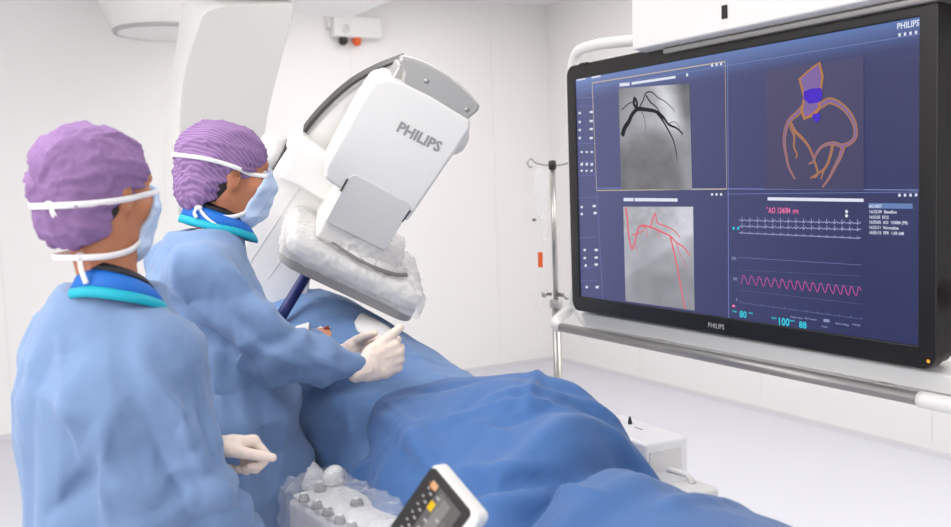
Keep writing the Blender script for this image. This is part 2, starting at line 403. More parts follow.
for p, q in (((343, 104), (352, 118)), ((300, 186), (246, 268)), ((285, 254), (268, 278)), ((339, 97), (360, 110))):
    obj('panel_joint', MB().prism(seam(p, q, bA-.001), -eb*.001), LSEAM, t)
# sleeve that carries the arc + pivot drum + short arm to the column
bS = .06
sl = [dpx(a, b, bS) for a, b in ((300, 133), (285, 143), (288, 152), (287, 166), (277, 179), (297, 186), (348, 216), (356, 178), (334, 158))]
o = obj('sleeve', MB().prism([dp(a, u, bS) for a, u in sl], eb*.17), WHITE, t, bevel=.012, seg=3)
pv = D(271, 150, 3.0); pax = nrm(D(300, 164, 3.03)-pv)
obj('pivot_drum', MB().lathe(pv-pax*.025, pax, [(.03, -.016), (.044, -.010), (.05, 0), (.05, .06)], 32), WHITE2, t, smooth=True)
obj('pivot_joint', MB().lathe(pv, pax, [(.0515, .028), (.0535, .03), (.0535, .036), (.0515, .038)], 32), DARK, t, smooth=True)
q = PY(248, 190, GY+.1)
obj('carrying_arm', MB().tube(spline([pv-pax*.01+F*.01-U*.01, pv-pax*.06+F*.3-U*.08, q+A_(0, -.1, -.0), q+A_(0, .1, .05)], 6), .035, 16), WHITE2, t, smooth=True)
# detector housing
bH = -.14
fr = [(-.205, .43), (-.198, .50), (-.172, .525), (-.126, .535), (-.046, .538), (.078, .533), (.092, .515), (.088, .45), (.066, .21), (.058, .198), (-.145, .198), (-.192, .205), (-.206, .235)]
P = [dp(a, u, bH) for a, u in fr]
o = obj('detector_housing', MB().prism(P, eb*.22), WHITE, t, bevel=.022, seg=4)
door = [(-.137, .10), (-.137, .24), (-.13, .252), (-.118, .256), (.035, .252), (.048, .246), (.053, .235), (.048, .10)]
obj('service_cover', MB().prism([dp(a, u, bH-.004) for a, u in door], eb*.02), LGREY, t, bevel=.003)
for a0, u0, a1, u1 in ((-.139, .235, -.139, .196), (.055, .236, .05, .196)): obj('cover_gap', MB().prism([dp(a0-.002, u0, bH-.003), dp(a0+.002, u0, bH-.003), dp(a1+.002, u1, bH-.003), dp(a1-.002, u1, bH-.003)], -eb*.003), DARK, t)
# neck between housing and detector
nk = [(-.142, .04), (-.142, .215), (.052, .215), (.052, .04)]
obj('detector_neck', MB().prism([dp(a, u, bH+.012) for a, u in nk], eb*.26), WHITE2, t, bevel=.015, seg=3)
# grey end cap on top
cp = [(-.165, .592), (-.13, .603), (-.088, .608), (-.03, .608), (.01, .602), (.05, .592), (.086, .578), (.087, .562), (.078, .54), (.07, .52), (-.12, .52), (-.132, .535), (-.14, .56), (-.163, .575)]
ecap = obj('end_cap', MB().prism([dp(a, u, bH+.005) for a, u in cp], eb*.05), CAPG, t, bevel=.008, seg=3)
obj('end_cap_rear', MB().prism([dp(a, u, bH+.05) for a, u in ((-.155, .52), (-.155, .566), (-.06, .572), (.03, .562), (.076, .545), (.07, .52))], eb*.15), CAPG, t, bevel=.008)
for a, u in ((-.075, .567), (.058, .552)):
    obj('screw', MB().lathe(dp(a, u, bH+.006), -eb, [(.007, -.002), (.007, .002), (.004, .003)], 12), STEEL, t, smooth=True)
kc = dp(.088, .455, -.02)
obj('side_knob', MB().lathe(kc, ea, [(.046, -.02), (.046, .012), (.04, .026), (.024, .036), (.006, .039)], 28), WHITE2, t, smooth=True)
tx = np.array(dpx(395.5, 130.5, bH-.0005)); te = np.array(dpx(438, 152, bH-.0005)); td = nrm(te-tx)
ex = ea*td[0]+eu*td[1]; ey = -ea*td[1]+eu*td[0]
L = lettering('PHILIPS', .043, dp(*tx, bH-.0012), ex, ey)
LV = np.array(L.v); wd = ((LV-dp(*tx, bH))@ex).max(); k_ = np.linalg.norm(te-tx)/wd
L = lettering('PHILIPS', .043*k_, dp(*tx, bH-.0012), ex, ey, bold=.0012)
obj('lettering', L, mat('grey_print', (150, 149, 149), .6, bscale=40, var=.03), t, fix=False)
# flat detector plate
def rrect(hx, hy, r, n=5):
    return [(sx*(hx-r)+r*math.cos(a0+math.pi/2*i/n), sy*(hy-r)+r*math.sin(a0+math.pi/2*i/n)) for sx, sy, a0 in ((1, 1, 0), (-1, 1, math.pi/2), (-1, -1, math.pi), (1, -1, 1.5*math.pi)) for i in range(n+1)]
pl = rrect(.205, .205, .055)
obj('detector_plate', MB().prism([dp(a, -.012, b) for a, b in pl], eu*.05), WHITE, t, bevel=.012, seg=3)
obj('detector_base', MB().prism([dp(a, -.047, b) for a, b in pl], eu*.036), mat('grey_detector_base', (160, 157, 154), .5, bscale=40, var=.03), t, bevel=.004)
obj('detector_flange', MB().lathe(dp(.015, .036, -.02), eu, [(.142, 0), (.142, .010), (.132, .02), (.12, .03)], 48), WHITE2, t, smooth=True)
mb = MB().tube([dp(.015+.146*math.cos(a), .046, -.02+.146*math.sin(a)) for a in np.linspace(-2.6, -.45, 40)], .0085, 8)
obj('flange_ring', mb, SEAM, t, smooth=True)
# crumpled sterile sheath over the plate
S = SDF((-.30, -.30, -.08), (.30, .30, .20), .006)
sl_, P_ = S.win((-.22, -.22, -.06), (.22, .22, .06), .05)
q_ = np.abs(P_-A_(0, 0, -.008))-A_(.178, .178, .014); S.mix(sl_, np.linalg.norm(np.maximum(q_, 0), axis=-1)+np.minimum(q_.max(-1), 0)-.034, .0)
S.cap((.012, -.02, .0), (.0, -.02, .060), .132, .120, .03)
S.plane((0, 0, -.052), (0, 0, -1)); S.plane((0, 0, .105), (-.12, 0, 1))
V, Q = S.mesh(); V = relax(V, Q, 3); N = vnormals(V, Q)
V = V+N*(.004+.006*(ridged(V*17)-.2)+.005*(ridged(V*34+5)-.2))[:, None]*np.where(V[:, 2:3] > -.04, 1, .15)
keep = V[Q].mean(1)[:, 2] > -.017
obj_p = obj('sterile_sheath', ([dp(v[0], v[2], v[1]) for v in V], Q[keep]), PLAST2, None, smooth=True, fix=True)
tag(obj_p, 'crumpled clear sterile plastic sheath pulled over the X-ray detector plate', 'plastic sheath')
# navy tube behind the detector
p0, p1 = D(291, 300, 2.80), D(307, 274, 2.85)
tb = thing('navy_tube', p0, 'short navy blue tube rising between the gowned chest and the detector', 'tube')
obj('tube', MB().tube([p0-(p1-p0)*.8, p0, p1, p1+(p1-p0)*.4], .0165, 14), NAVY, tb, smooth=True)
mb = MB()
for i in range(9):
    c_ = p0+(p1-p0)*(.12+.085*i)-F*.017; d_ = nrm(p1-p0); s_ = nrm(np.cross(d_, F))
    mb.prism([c_-s_*.003-d_*.0008, c_+s_*.003*(.4+.6*random.random())-d_*.0008, c_+s_*.003+d_*.0008, c_-s_*.003+d_*.0008], -F*.0006)
obj('printed_marks', mb, mat('pale_print', (190, 195, 215), .6, bscale=40, var=.02), tb)
#@@MONITOR
# ------------------------------------------------------------------ wall monitor and its carriage
MX, MY, MZB, MW, MH = 1.8908, 2.63698, 1.12571, 1.27, .715
ux, uy = A_(0, -1, 0), A_(0, 0, 1)
def S2(px, py, off=0.):       # a spot on the monitor's picture plane
    p = PX(px, py, MX); return A_(MX-off, p[1], p[2])
t = thing('wide_monitor', (MX+.03, MY-MW/2, MZB-.05), 'very large black-framed medical monitor showing heart angiograms and vital signs', 'monitor')
bo = PX(563.5, 71, MX); 
bt, bb_, bl, brr = .047, .05, .045, .045
y0, y1, z0, z1 = MY+bl, MY-MW-brr, MZB-bb_, MZB+MH+bt
def rr_yz(x, y0, y1, z0, z1, r, n=6):
    hx, hy = abs(y1-y0)/2, (z1-z0)/2; return [A_(x, (y0+y1)/2-a, (z0+z1)/2+b) for a, b in rrect(hx, hy, r, n)]
obj('rear_housing', MB().prism(rr_yz(MX+.012, y0-.008, y1+.008, z0+.008, z1-.008, .03), A_(.055, 0, 0)), BLACK, t, bevel=.006)
# bezel as a frame with a hole
ou = rr_yz(MX-.006, y0, y1, z0, z1, .035); inn = rr_yz(MX-.006, MY, MY-MW, MZB, MZB+MH, .0008)
n = len(ou); V = ou+[p+A_(.028, 0, 0) for p in ou]+inn+[p+A_(.012, 0, 0) for p in inn]
Fc = []
for i in range(n):
    j = (i+1) % n; Fc += [(i, j, n+j, n+i), (i, j, 2*n+j, 2*n+i), (2*n+i, 2*n+j, 3*n+j, 3*n+i)]
obj('bezel', MB().add(V, Fc), BLACK, t, bevel=.003)
SCR = emis('screen_glow', (46, 52, 112), 1., attr=True, spec=.35)
def gridpatch(c, nu, nv, fn, off):        # c: four photo corners TL TR BR BL on the picture plane
    c = [S2(*q, off) for q in c]; V = []; T = []
    for j in range(nv):
        for i in range(nu):
            u, v = i/(nu-1), j/(nv-1); V.append((c[0]*(1-u)+c[1]*u)*(1-v)+(c[3]*(1-u)+c[2]*u)*v); T.append((u, v))
    T = np.array(T); col = fn(T[:, 0], T[:, 1])
    return (np.array(V), grid_faces(nv, nu)), col
def mixc(a, b, t): a = np.array(lin(a)[:3]); b = np.array(lin(b)[:3]); return a+(b-a)*np.clip(t, 0, 1)[:, None]
V = []; T = []
for j in range(24):
    for i in range(40):
        u, v = i/39, j/23; V.append(A_(MX, MY-MW*u, MZB+MH*(1-v))); T.append((u, v))
T = np.array(T)
base = mixc((84, 87, 130), (44, 48, 94), T[:, 0]*1.15)*(1-.18*T[:, 1:2])  # paler left side is reflected room haze, painted into the tint
bar = np.exp(-(T[:, 1]/.05)**2)[:, None]; base = base*(1-bar)+mixc((112, 134, 186), (78, 104, 160), T[:, 0])*bar
scr = obj('screen', (np.array(V), grid_faces(24, 40)), SCR, t, tint=base, fix=False)
# dividing lines and panels
def ln(mb, pts, w, off=.0012):
    P = [S2(*p, off) for p in pts]; mb.ribbon(P, [A_(-1, 0, 0)]*len(P), w); return mb
mb = MB()
ln(mb, [(577, 90), (921, 34)], .0014); ln(mb, [(596, 188), (919, 190)], .0022); ln(mb, [(592, 86), (603, 300)], .0018); ln(mb, [(728, 60), (729, 318)], .0022)
for y in (98, 107, 144, 162, 176, 198, 238, 268, 281): ln(mb, [(577, y), (597, y-1)], .0012)
ln(mb, [(727, 194), (919, 192)], .0012)
obj('divider_line', mb, emis('pale_blue_line', (128, 142, 198), .9), scr, fix=False)
mb = MB(); ln(mb, [(592.5, 83), (725.5, 61.5), (727, 189), (597, 190.5), (592.5, 83)], .003, .0014)
obj('active_view_frame', mb, emis('sand_line', (206, 190, 158), .9), scr, fix=False)
EW = emis('white_ui', (222, 226, 240), .95)
mb = MB()
def bar_(x0, x1, yc0, yc1, h=3.2, off=.0016, mb=None):
    own = mb is None; mb = mb or MB()
    mb.add([S2(x0, yc0-h/2, off), S2(x1, yc1-h/2, off), S2(x1, yc1+h/2, off), S2(x0, yc0+h/2, off)], [(0, 1, 2, 3)])
    if own: obj('toolbar' if x1-x0 > 8 else 'icon', mb, EW, scr, fix=False)
bar_(620, 630, 85, 84); bar_(632, 676, 83.5, 77, 2.6); bar_(624, 634, 199.5, 199.6); bar_(635, 678, 199.6, 200, 3.2); bar_(768, 864, 198.8, 200.3, 3.2)
for (x, y) in ((579, 113), (579, 122), (579, 130), (579, 138), (590, 112), (590, 121), (590, 129), (590, 138), (581, 207), (593, 206), (581, 214), (594, 213), (584, 250), (595, 250), (584, 258), (595, 257.5), (585, 265.5), (595, 264.5), (586, 287), (596, 287)):
    bar_(x, x+(2.2 if x < 588 else 3.2), y, y, 2.2)
for x in (581, 586, 591): bar_(x, x+2.2, 152, 152, 1.8); bar_(x, x+2.4, 164.5, 164, 2.6); bar_(x, x+2, 171, 170.6, 2)
for x0, y0_ in ((577, 80), (592, 77.5)): bar_(x0, x0+9, y0_, y0_-1.6, 2)
for i, x in enumerate((900, 905.5, 911, 916.5)): bar_(x-1.2, x+1.2, 35-i*.8, 34.7-i*.8, 3.2); bar_(x-1.2, x+1.2, 195.2-i*.1, 195.2-i*.1, 2.8)
for i, x in enumerate((712.5, 717, 721.5)): bar_(x-1, x+1, 65.5-i*.7, 65.3-i*.7, 2.6); bar_(x-1, x+1, 194.4, 194.4, 2.4)
bar_(686.5, 688.5, 75, 74.7, 3)
for y in (212, 216.2): obj('icon', MB().add([S2(847+1.5*math.cos(a), y-.4+1.7*math.sin(a), .0016) for a in np.linspace(0, 2*math.pi, 12, False)], [tuple(range(12))]), EW, scr, fix=False)
# text on the screen
def stext(s, px, py, hpx, m, name, off=.0018, w=None):
    a, b = S2(px, py, off), S2(px, py-hpx, off); sz = (b[2]-a[2])/.70
    o = lettering(s, sz, a, ux, uy, bold=sz*.02)
    if w:
        V = np.array(o.v); k = (S2(px, py, off)[1]-S2(px+w, py, off)[1])/max((V[:, 1].max()-V[:, 1].min()), 1e-6)
        V[:, 1] = a[1]+(V[:, 1]-a[1])*k; o.v = [tuple(v) for v in V]
    return obj(name, o, m, scr, fix=False)
EC = emis('cyan_ui', (60, 206, 226), .95); EP = emis('pink_ui', (236, 120, 168), .95); EG = emis('dim_ui', (150, 160, 200), .8)
stext('PHILIPS', 897.5, 29.5, 6.2, EW, 'screen_lettering', w=22)
stext('AO 124/84', 769, 213, 5.6, EP, 'reading', w=22); stext('(99)', 793, 213.2, 3.6, EP, 'reading', w=6)
stext("'", 767, 212, 5, EP, 'reading')
for s, x, y, h_, w in (('80', 740, 317, 6.5, 7), ('100', 778, 324.5, 7.5, 10.5), ('88', 799.5, 327.5, 6.5, 7.5)): stext(s, x, y, h_, EC, 'reading', w=w)
for s, x, y in (('200', 732, 259.5), ('100', 733, 280), ('0', 736.5, 301)): stext(s, x, y, 3, EG, 'axis_figure')
for s, x, y, w in (('SpO2', 772, 318.5, 5), ('bpm', 790, 321, 5), ('mmHg', 749, 313.5, 4), ('Pleth', 733, 311.8, 4), ('Heart rate', 791, 317.5, 12), ('AO mean', 805, 319, 12), ('Recording', 836, 324, 13), ('Ready', 853, 325, 8), ('Scale', 822, 327, 6)):
    stext(s, x, y, 1.9, EG if x > 790 else EC, 'small_caption', w=w)
mb = MB(); bar_(824, 830, 320.2, 321, 3, mb=mb); obj('button', mb, EG, scr, fix=False)
mb = MB(); bar_(732.5, 735.5, 305.8, 306, 2.2, mb=mb); obj('alarm_mark', mb, EP, scr, fix=False)
mb = MB(); bar_(869, 913, 205.6, 206.2, 5.2, .0014, mb=mb); obj('list_header', mb, emis('steel_blue_ui', (108, 134, 184), .9), scr, fix=False)
for s, y, w in (('AO REST', 207.6, 13), ('16:52:39  Baseline', 213, 27), ('16:52:55  ECG', 218.4, 19), ('16:53:05  AO  124/84 (99)', 223.4, 38), ('16:53:11  Normalize', 228.6, 29), ('16:53:15  FFR  1.00 AM', 233.8, 34)):
    stext(s, 869.5, y, 3., EW, 'list_text', w=w)
mb = MB()
for y in (214.6, 219.8, 225, 230.2, 235.6): ln(mb, [(869, y), (912, y+1)], .0008)
obj('list_rule', mb, emis('rule_ui', (80, 90, 140), .8), scr, fix=False)
# ECG and pressure traces
mb = MB()
for (ya, yb, amp) in ((220.5, 223.5, 3.4), (226.5, 230, 3.4), (233, 238.5, 2.0)):
    pts = []
    for k in range(16):
        x0 = 739.5+7.7*k; 
        if x0 > 857: break
        for dx, e in ((0, 0), (1.2, .25), (2, 0), (2.6, -.25), (3.0, 1.25), (3.5, -.35), (4.0, 0), (5.4, .45), (6.4, 0)):
            x = x0+dx; pts.append((x, ya+(yb-ya)*(x-739)/123-amp*e))
    ln(mb, pts, .0014, .002)
obj('ecg_trace', mb, emis('ecg_ui', (176, 184, 226), 1.), scr, fix=False)
mb = MB(); pts = []
for k in range(170):
    x = 741.5+120*k/169; ph = (k/169*15.6) % 1; w_ = (ph/.32 if ph < .32 else 1-(ph-.32)/.68); w_ = w_*w_*(3-2*w_)
    pts.append((x, 284+12.5*k/169-9.5*w_))
ln(mb, pts, .0019, .002); obj('pressure_trace', mb, emis('magenta_ui', (196, 92, 160), .95), scr, fix=False)
mb = MB(); ln(mb, [(739, 257.5), (862, 265)], .0013); ln(mb, [(739, 278), (862, 287)], .0006); ln(mb, [(739, 290), (862, 304)], .0006); ln(mb, [(740, 302.5), (862, 319)], .0010)
ln(mb, [(739, 270), (862, 276)], .0005)
for k in range(12): ln(mb, [(741+11*k, 300.5+1.5*k), (741+11*k, 303+1.5*k)], .0014)
obj('trace_scale', mb, emis('scale_ui', (112, 122, 172), .9), scr, fix=False)
mb = MB()
for x in (733, 737.5): bar_(x, x+2, 228.2, 228.3, 2.4, mb=mb)
obj('lead_mark', mb, EC, scr, fix=False)
# x-ray picture above
def xr1(u, v):
    P = np.c_[u*3, v*4, 0*u]; n = vn(P*2)*.03+vn(P*7)*.012
    g = .50+.10*np.exp(-((u-.55)**2/.3+(v-.3)**2/.05))+n
    d = np.hypot((u-.42)/.52, (v-.95)/.62); g = g-.10*np.clip((1.0-d)*4, 0, 1)
    g = g+.20*np.exp(-((u-.62-.42*v)/.13)**2)*(v < .55)*np.clip((.55-v)*5, 0, 1)
    g = g-.16*np.clip((u-.80-.1*v)*9, 0, 1)*np.clip((.55-v)*4, 0, 1)-.05*np.clip((.12-u)*9, 0, 1)
    g = g.clip(.1, .85); return np.stack([g, g*1.0, g*1.04], 1)**2.0
pc, tn = gridpatch([(619, 88.5), (690, 83.4), (692.6, 190), (621.6, 189)], 60, 80, xr1, .0016)
im = obj('angiogram_picture', pc, emis('picture_glow', (100, 100, 100), 1., attr=True, spec=.3), scr, tint=tn, fix=False)
def vessel(paths, m, name, par, off=.0022, k=1.):
    mb = MB()
    for pts, w0, w1 in paths:
        q = spline([A_(*p, 0) for p in pts], 6); P = [S2(x[0], x[1], off) for x in q]
        q_ = np.linspace(w0, w1, len(P))*k; mb.ribbon(P, [A_(-1, 0, 0)]*len(P), q_)
    return obj(name, mb, m, par, fix=False)
DV = emis('dark_vessel', (44, 44, 48), 1.)
Z1 = lambda L: [(560+x*.3035, 40+y*.3035) for x, y in L]
vessel([(Z1([(207, 316), (215, 290), (228, 270), (240, 245), (258, 228), (290, 230), (318, 236), (340, 252), (360, 278), (385, 290), (408, 310)]), 0.0150, .003),
        (Z1([(258, 228), (245, 210), (248, 192), (256, 210), (254, 228)]), .009, .006), (Z1([(262, 225), (275, 200), (285, 175), (305, 172), (325, 190), (345, 200)]), .004, .002),
        (Z1([(318, 236), (340, 265), (360, 300), (375, 330), (385, 370), (388, 400)]), .006, .0015), (Z1([(285, 182), (300, 205), (320, 222), (335, 250), (350, 285)]), .004, .002),
        (Z1([(205, 230), (225, 212), (240, 205)]), .003, .002), (Z1([(270, 232), (280, 260), (285, 300)]), .002, .001), (Z1([(345, 200), (372, 225), (380, 240)]), .002, .001),
        (Z1([(360, 278), (372, 270), (388, 276), (405, 320)]), .002, .001), (Z1([(228, 272), (214, 285), (210, 305)]), .006, .003)], DV, 'contrast_vessels', scr, k=1.3)
def xr2(u, v):
    P = np.c_[u*3, v*4, 0*u+3]; n = vn(P*2)*.03+vn(P*6)*.04*np.clip((.55-v)*3, 0, 1)
    g = .62+n-.06*v
    g = g+.14*np.exp(-((u-1.0+.55*(v-.1))/.3)**2)*np.clip((.7-v)*3, 0, 1)
    line = .78-.62*u; g = g-.09*np.clip((v-(.72-.5*u))*14, 0, 1)*np.clip((.98-v*.3-u*.0), 0, 1)
    g = g+.05*np.clip((.18-u)*8, 0, 1)*np.clip((v-.4)*4, 0, 1)
    g = g.clip(.1, .9); return np.stack([g, g*1.0, g*1.05], 1)**2.0
pc, tn = gridpatch([(623.7, 206.7), (693.5, 206.7), (695, 310.5), (626, 301)], 60, 80, xr2, .0016)
im2 = obj('roadmap_picture', pc, MATS['picture_glow'], scr, tint=tn, fix=False)
RV = emis('red_vessel', (226, 104, 116), .95)
Z2 = lambda L: [(560+x*.3035, 180+y*.3035) for x, y in L]
vessel([(Z2([(218, 90), (224, 130), (226, 165), (232, 205), (240, 226), (250, 200), (258, 165), (270, 150), (300, 155), (335, 170), (365, 185), (385, 205), (410, 222), (430, 250)]), .0072, .004),
        (Z2([(300, 155), (315, 110), (322, 140), (345, 150), (375, 165), (398, 190)]), .005, .003), (Z2([(365, 185), (378, 240), (388, 285), (398, 340), (405, 380), (415, 425)]), .0066, .004),
        (Z2([(270, 150), (285, 160), (290, 190)]), .005, .002), (Z2([(385, 205), (395, 240), (410, 265), (420, 295)]), .003, .0015), (Z2([(240, 180), (255, 178), (280, 165)]), .005, .003), (Z2([(325, 165), (330, 195)]), .003, .001), (Z2([(250, 215), (262, 250)]), .002, .001)], RV, 'red_vessel_overlay', scr)
# rendered coronary tree (picture on the screen)
def pan(u, v):
    return mixc((70, 66, 100), (62, 60, 96), u)*(1-.1*v[:, None])
pc, tn = gridpatch([(766, 70), (864, 56.5), (864.5, 190), (766, 189)], 12, 12, pan, .0014)
im3 = obj('coronary_picture', pc, MATS['picture_glow'], scr, tint=tn, fix=False)
Z3 = lambda L: [(750+x*.3037, 40+y*.3037) for x, y in L]
VO = emis('amber_vessel', (160, 116, 98), .95); VO2 = emis('amber_vessel_edge', (176, 124, 78), .95); VP = emis('violet_vessel', (128, 104, 160), .95); VB = emis('blue_vessel', (76, 50, 190), 1.)
tree = [(Z3([(182, 215), (160, 240), (132, 265), (118, 300), (115, 340), (122, 385), (130, 420), (150, 458)]), .017, .004), (Z3([(132, 268), (150, 300), (180, 330), (200, 360), (215, 400), (222, 430)]), .009, .003),
        (Z3([(135, 285), (148, 320), (146, 350), (156, 375), (152, 390)]), .005, .003), (Z3([(235, 215), (265, 200), (300, 215), (330, 245), (348, 285), (345, 325), (310, 348), (275, 340), (240, 350), (220, 375), (210, 400), (195, 408)]), .018, .004),
        (Z3([(310, 348), (298, 385), (280, 420), (262, 455), (240, 485)]), .013, .004), (Z3([(275, 342), (265, 385), (250, 420), (225, 440), (200, 455)]), .008, .003), (Z3([(215, 400), (225, 440), (212, 455)]), .005, .002), (Z3([(262, 400), (245, 430), (235, 460)]), .004, .002)]
vessel([(p, a+.004, b+.002) for p, a, b in tree], VO2, 'vessel_edges', scr, .002, .78)
vessel(tree, VO, 'vessel_cores', scr, .0024, .74)
vessel([(p, a*.45, b*.3) for p, a, b in (tree[0], tree[3], tree[4])], VP, 'vessel_highlights', scr, .0028, .8)
def blob(L, m, name, off):
    mb = MB(); P = [S2(*q, off) for q in Z3(L)]; mb.add(P, [tuple(range(len(P)))]); return obj(name, mb, m, scr, fix=False)
blob([(162, 128), (205, 90), (234, 70), (246, 120), (240, 160), (232, 200), (238, 225), (215, 250), (180, 264), (168, 235), (178, 190)], VO2, 'aorta_rim', .003)
blob([(170, 128), (206, 97), (229, 80), (238, 122), (232, 165), (226, 200), (228, 222), (208, 240), (184, 254), (178, 232), (186, 188)], VP, 'aorta_core', .0034)
blob([(180, 170), (205, 160), (238, 158), (242, 185), (232, 205), (200, 210), (180, 195)], VB, 'aorta_valve', .0038)
blob([(208, 245), (232, 240), (236, 258), (222, 274), (212, 262)], VB, 'aorta_valve', .0038)
mb = lettering('PHILIPS', .02, A_(MX-.0075, S2(710, 325)[1], z0+.017), ux, uy); obj('bezel_lettering', mb, mat('silver_print', (186, 184, 182), .5, bscale=40, var=.02), t, fix=False)
yl = S2(927.5, 345)[1]
obj('power_light', MB().lathe(A_(MX-.006, y1+.018, z0+.02), A_(-1, 0, 0), [(.004, 0), (.004, .001), (.002, .0016)], 12), emis('amber_led', (250, 170, 60), 1.2), t)
for px, py in ((586, 70), (882, 12)): q = S2(px, py); obj('top_latch', MB().box((MX-.012, q[1]-.02, z1-.006), (MX-.004, q[1]+.02, z1+.001)), BLACK, t)

# carriage that holds the monitor
t = thing('monitor_carriage', (1.99, 1.9, CZ), 'white overhead beam and tube frame carrying the large monitor', 'monitor mount')
e0 = PX(632, 50, 1.84); zb_ = e0[2]
beam = MB().prism([A_(1.84, e0[1], zb_+.0), A_(1.84, e0[1], zb_+.16), A_(1.90, e0[1], zb_+.20), A_(2.2, e0[1], zb_+.20), A_(2.2, e0[1], zb_-.01), A_(1.90, e0[1], zb_-.01)], A_(0, .45-e0[1], 0))
obj('beam', beam, WHITE2, t, bevel=.006)
obj('beam_underside', MB().box((1.87, .45, zb_-.024), (2.16, e0[1]-.1, zb_-.008)), GREYM, t, bevel=.004)
q = PX(725, 12, 1.84); obj('sensor_window', MB().box((1.836, q[1]-.009, q[2]-.017), (1.842, q[1]+.009, q[2]+.017)), BLACK, t)
obj('hanger_post', MB().box((1.98, 1.55, zb_+.18), (2.14, 1.75, CZ)), WHITE2, t, bevel=.01)
fx = 1.985
tl = PX(573, 66, fx)
zfb = PX(556, 312, fx)[2]; yfl = PX(556, 300, fx)[1]
path = [A_(fx, e0[1]-.25, zb_+.045), A_(fx, e0[1], zb_+.045)]+spline([A_(fx, PX(600, 46, fx)[1], PX(600, 44, fx)[2]), A_(fx, PX(578, 55, fx)[1], PX(578, 52, fx)[2]), A_(fx, PX(571, 75, fx)[1], PX(571, 75, fx)[2])], 6)
path += spline([A_(fx, path[-1][1]+.0, 1.4), A_(fx, path[-1][1]+.0, 1.10), A_(fx, path[-1][1]-.03, 1.035), A_(fx, path[-1][1]-.10, 1.0)], 6)+[A_(fx, 1.0, 1.0)]
obj('frame_tube', MB().tube(path, .018, 14), WHITE2, t, smooth=True)
obj('lower_tray', MB().prism([A_(1.915, 2.68, z0-.012), A_(1.975, 2.68, z0+.01), A_(1.975, 2.68, z0-.06), A_(1.935, 2.68, z0-.06)], A_(0, -1.6, 0)), WHITE, t, bevel=.006)
hx = 1.90
ra, rb = PX(560, 326, hx), PX(922, 401, hx); ra[2] = rb[2] = (ra[2]+rb[2])/2
obj('handrail', MB().tube([ra, rb], .0155, 18), GREYM, t, smooth=True)
obj('handrail_end', MB().tube(spline([rb+A_(0, .004, 0), rb-A_(0, .08, 0), rb-A_(-.03, .2, 0), rb-A_(-.08, .26, 0)], 5), .019, 18), WHITE2, t, smooth=True)
la = PX(557, 318, hx)
obj('handrail_elbow', MB().tube(spline([ra-A_(0, .01, 0), ra+A_(0.0, .03, 0.004), ra+A_(.03, .055, .02), A_(fx, ra[1]+.04, ra[2]+.06), A_(fx, ra[1]+.02, ra[2]+.13)], 5), .018, 16), WHITE2, t, smooth=True)
for yy in (2.3, 1.5): obj('rail_bracket', MB().box((hx, yy-.02, ra[2]-.008), (1.97, yy+.02, ra[2]+.008)), WHITE2, t, bevel=.004)
obj('side_column', MB().box((2.02, 1.17, 1.02), (2.12, 1.275, zb_)), mat('grey_column', (188, 187, 186), .5, bscale=20, var=.02), t, bevel=.01)
obj('side_handle', MB().box((1.955, 1.255, 1.20), (2.03, 1.29, 1.26)), BLACK, t, bevel=.008)

# ------------------------------------------------------------------ infusion stand
bx = PX(556, 300, 2.06); px_, py_ = bx[0], bx[1]
t = thing('infusion_stand', (px_, py_, 0), 'slim steel infusion pole with hooks standing behind the monitor edge', 'infusion stand')
zt = PX(553, 164, px_)[2]
obj('pole', MB().tube([A_(px_, py_, .10), A_(px_, py_, 1.05)], .0165, 16), STEEL, t, smooth=True)
obj('upper_pole', MB().tube([A_(px_, py_, 1.0), A_(px_, py_, zt)], .010, 16), STEEL, t, smooth=True)
for i in range(5):
    a = 2*math.pi*i/5+.3; e = A_(px_+.28*math.cos(a), py_+.28*math.sin(a), .07)
    obj('foot', MB().tube([A_(px_, py_, .11), e], .014, 10), STEEL, t, smooth=True)
    obj('caster', MB().lathe(e+A_(-.03*math.sin(a)*.4, .03*math.cos(a)*.4, -.035), A_(-math.sin(a), math.cos(a), 0), [(.02, -.012), (.034, -.01), (.034, .01), (.02, .012)], 18), BLACK, t, smooth=True)
obj('clamp', MB().lathe(A_(px_, py_, PX(556, 308, px_)[2]), A_(0, 0, 1), [(.02, 0), (.024, .004), (.024, .03), (.02, .034)], 18), CAPG, t, smooth=True)
cl = PX(556, 294, px_)
obj('clamp_knob', MB().lathe(cl-R*.016, -R, [(.006, 0), (.006, .02), (.014, .022), (.014, .034), (.01, .038)], 14), STEEL, t, smooth=True)
obj('clamp_arm', MB().tube([cl, cl+A_(-.0, -.06, .0), cl+A_(-.02, -.10, -.004)], .008, 10), STEEL, t, smooth=True)
hz = A_(px_, py_, zt)
for sgn, name in ((-1, 'hook'), (1, 'hook')):
    pts = spline([hz+A_(0, 0, -.005), hz+R*sgn*.035+A_(0, 0, -.002), hz+R*sgn*.062+A_(0, 0, .006), hz+R*sgn*.078+A_(0, 0, .020), hz+R*sgn*.092+A_(0, 0, .010), hz+R*sgn*.088+A_(0, 0, -.008), hz+R*sgn*.074+A_(0, 0, -.010)], 5)
    obj(name, MB().tube(pts, .0042, 8), STEEL, t, smooth=True)
obj('hook_hub', MB().lathe(hz+A_(0, 0, -.02), A_(0, 0, 1), [(.013, 0), (.015, .006), (.015, .028), (.009, .034)], 16), BLACK, t, smooth=True)
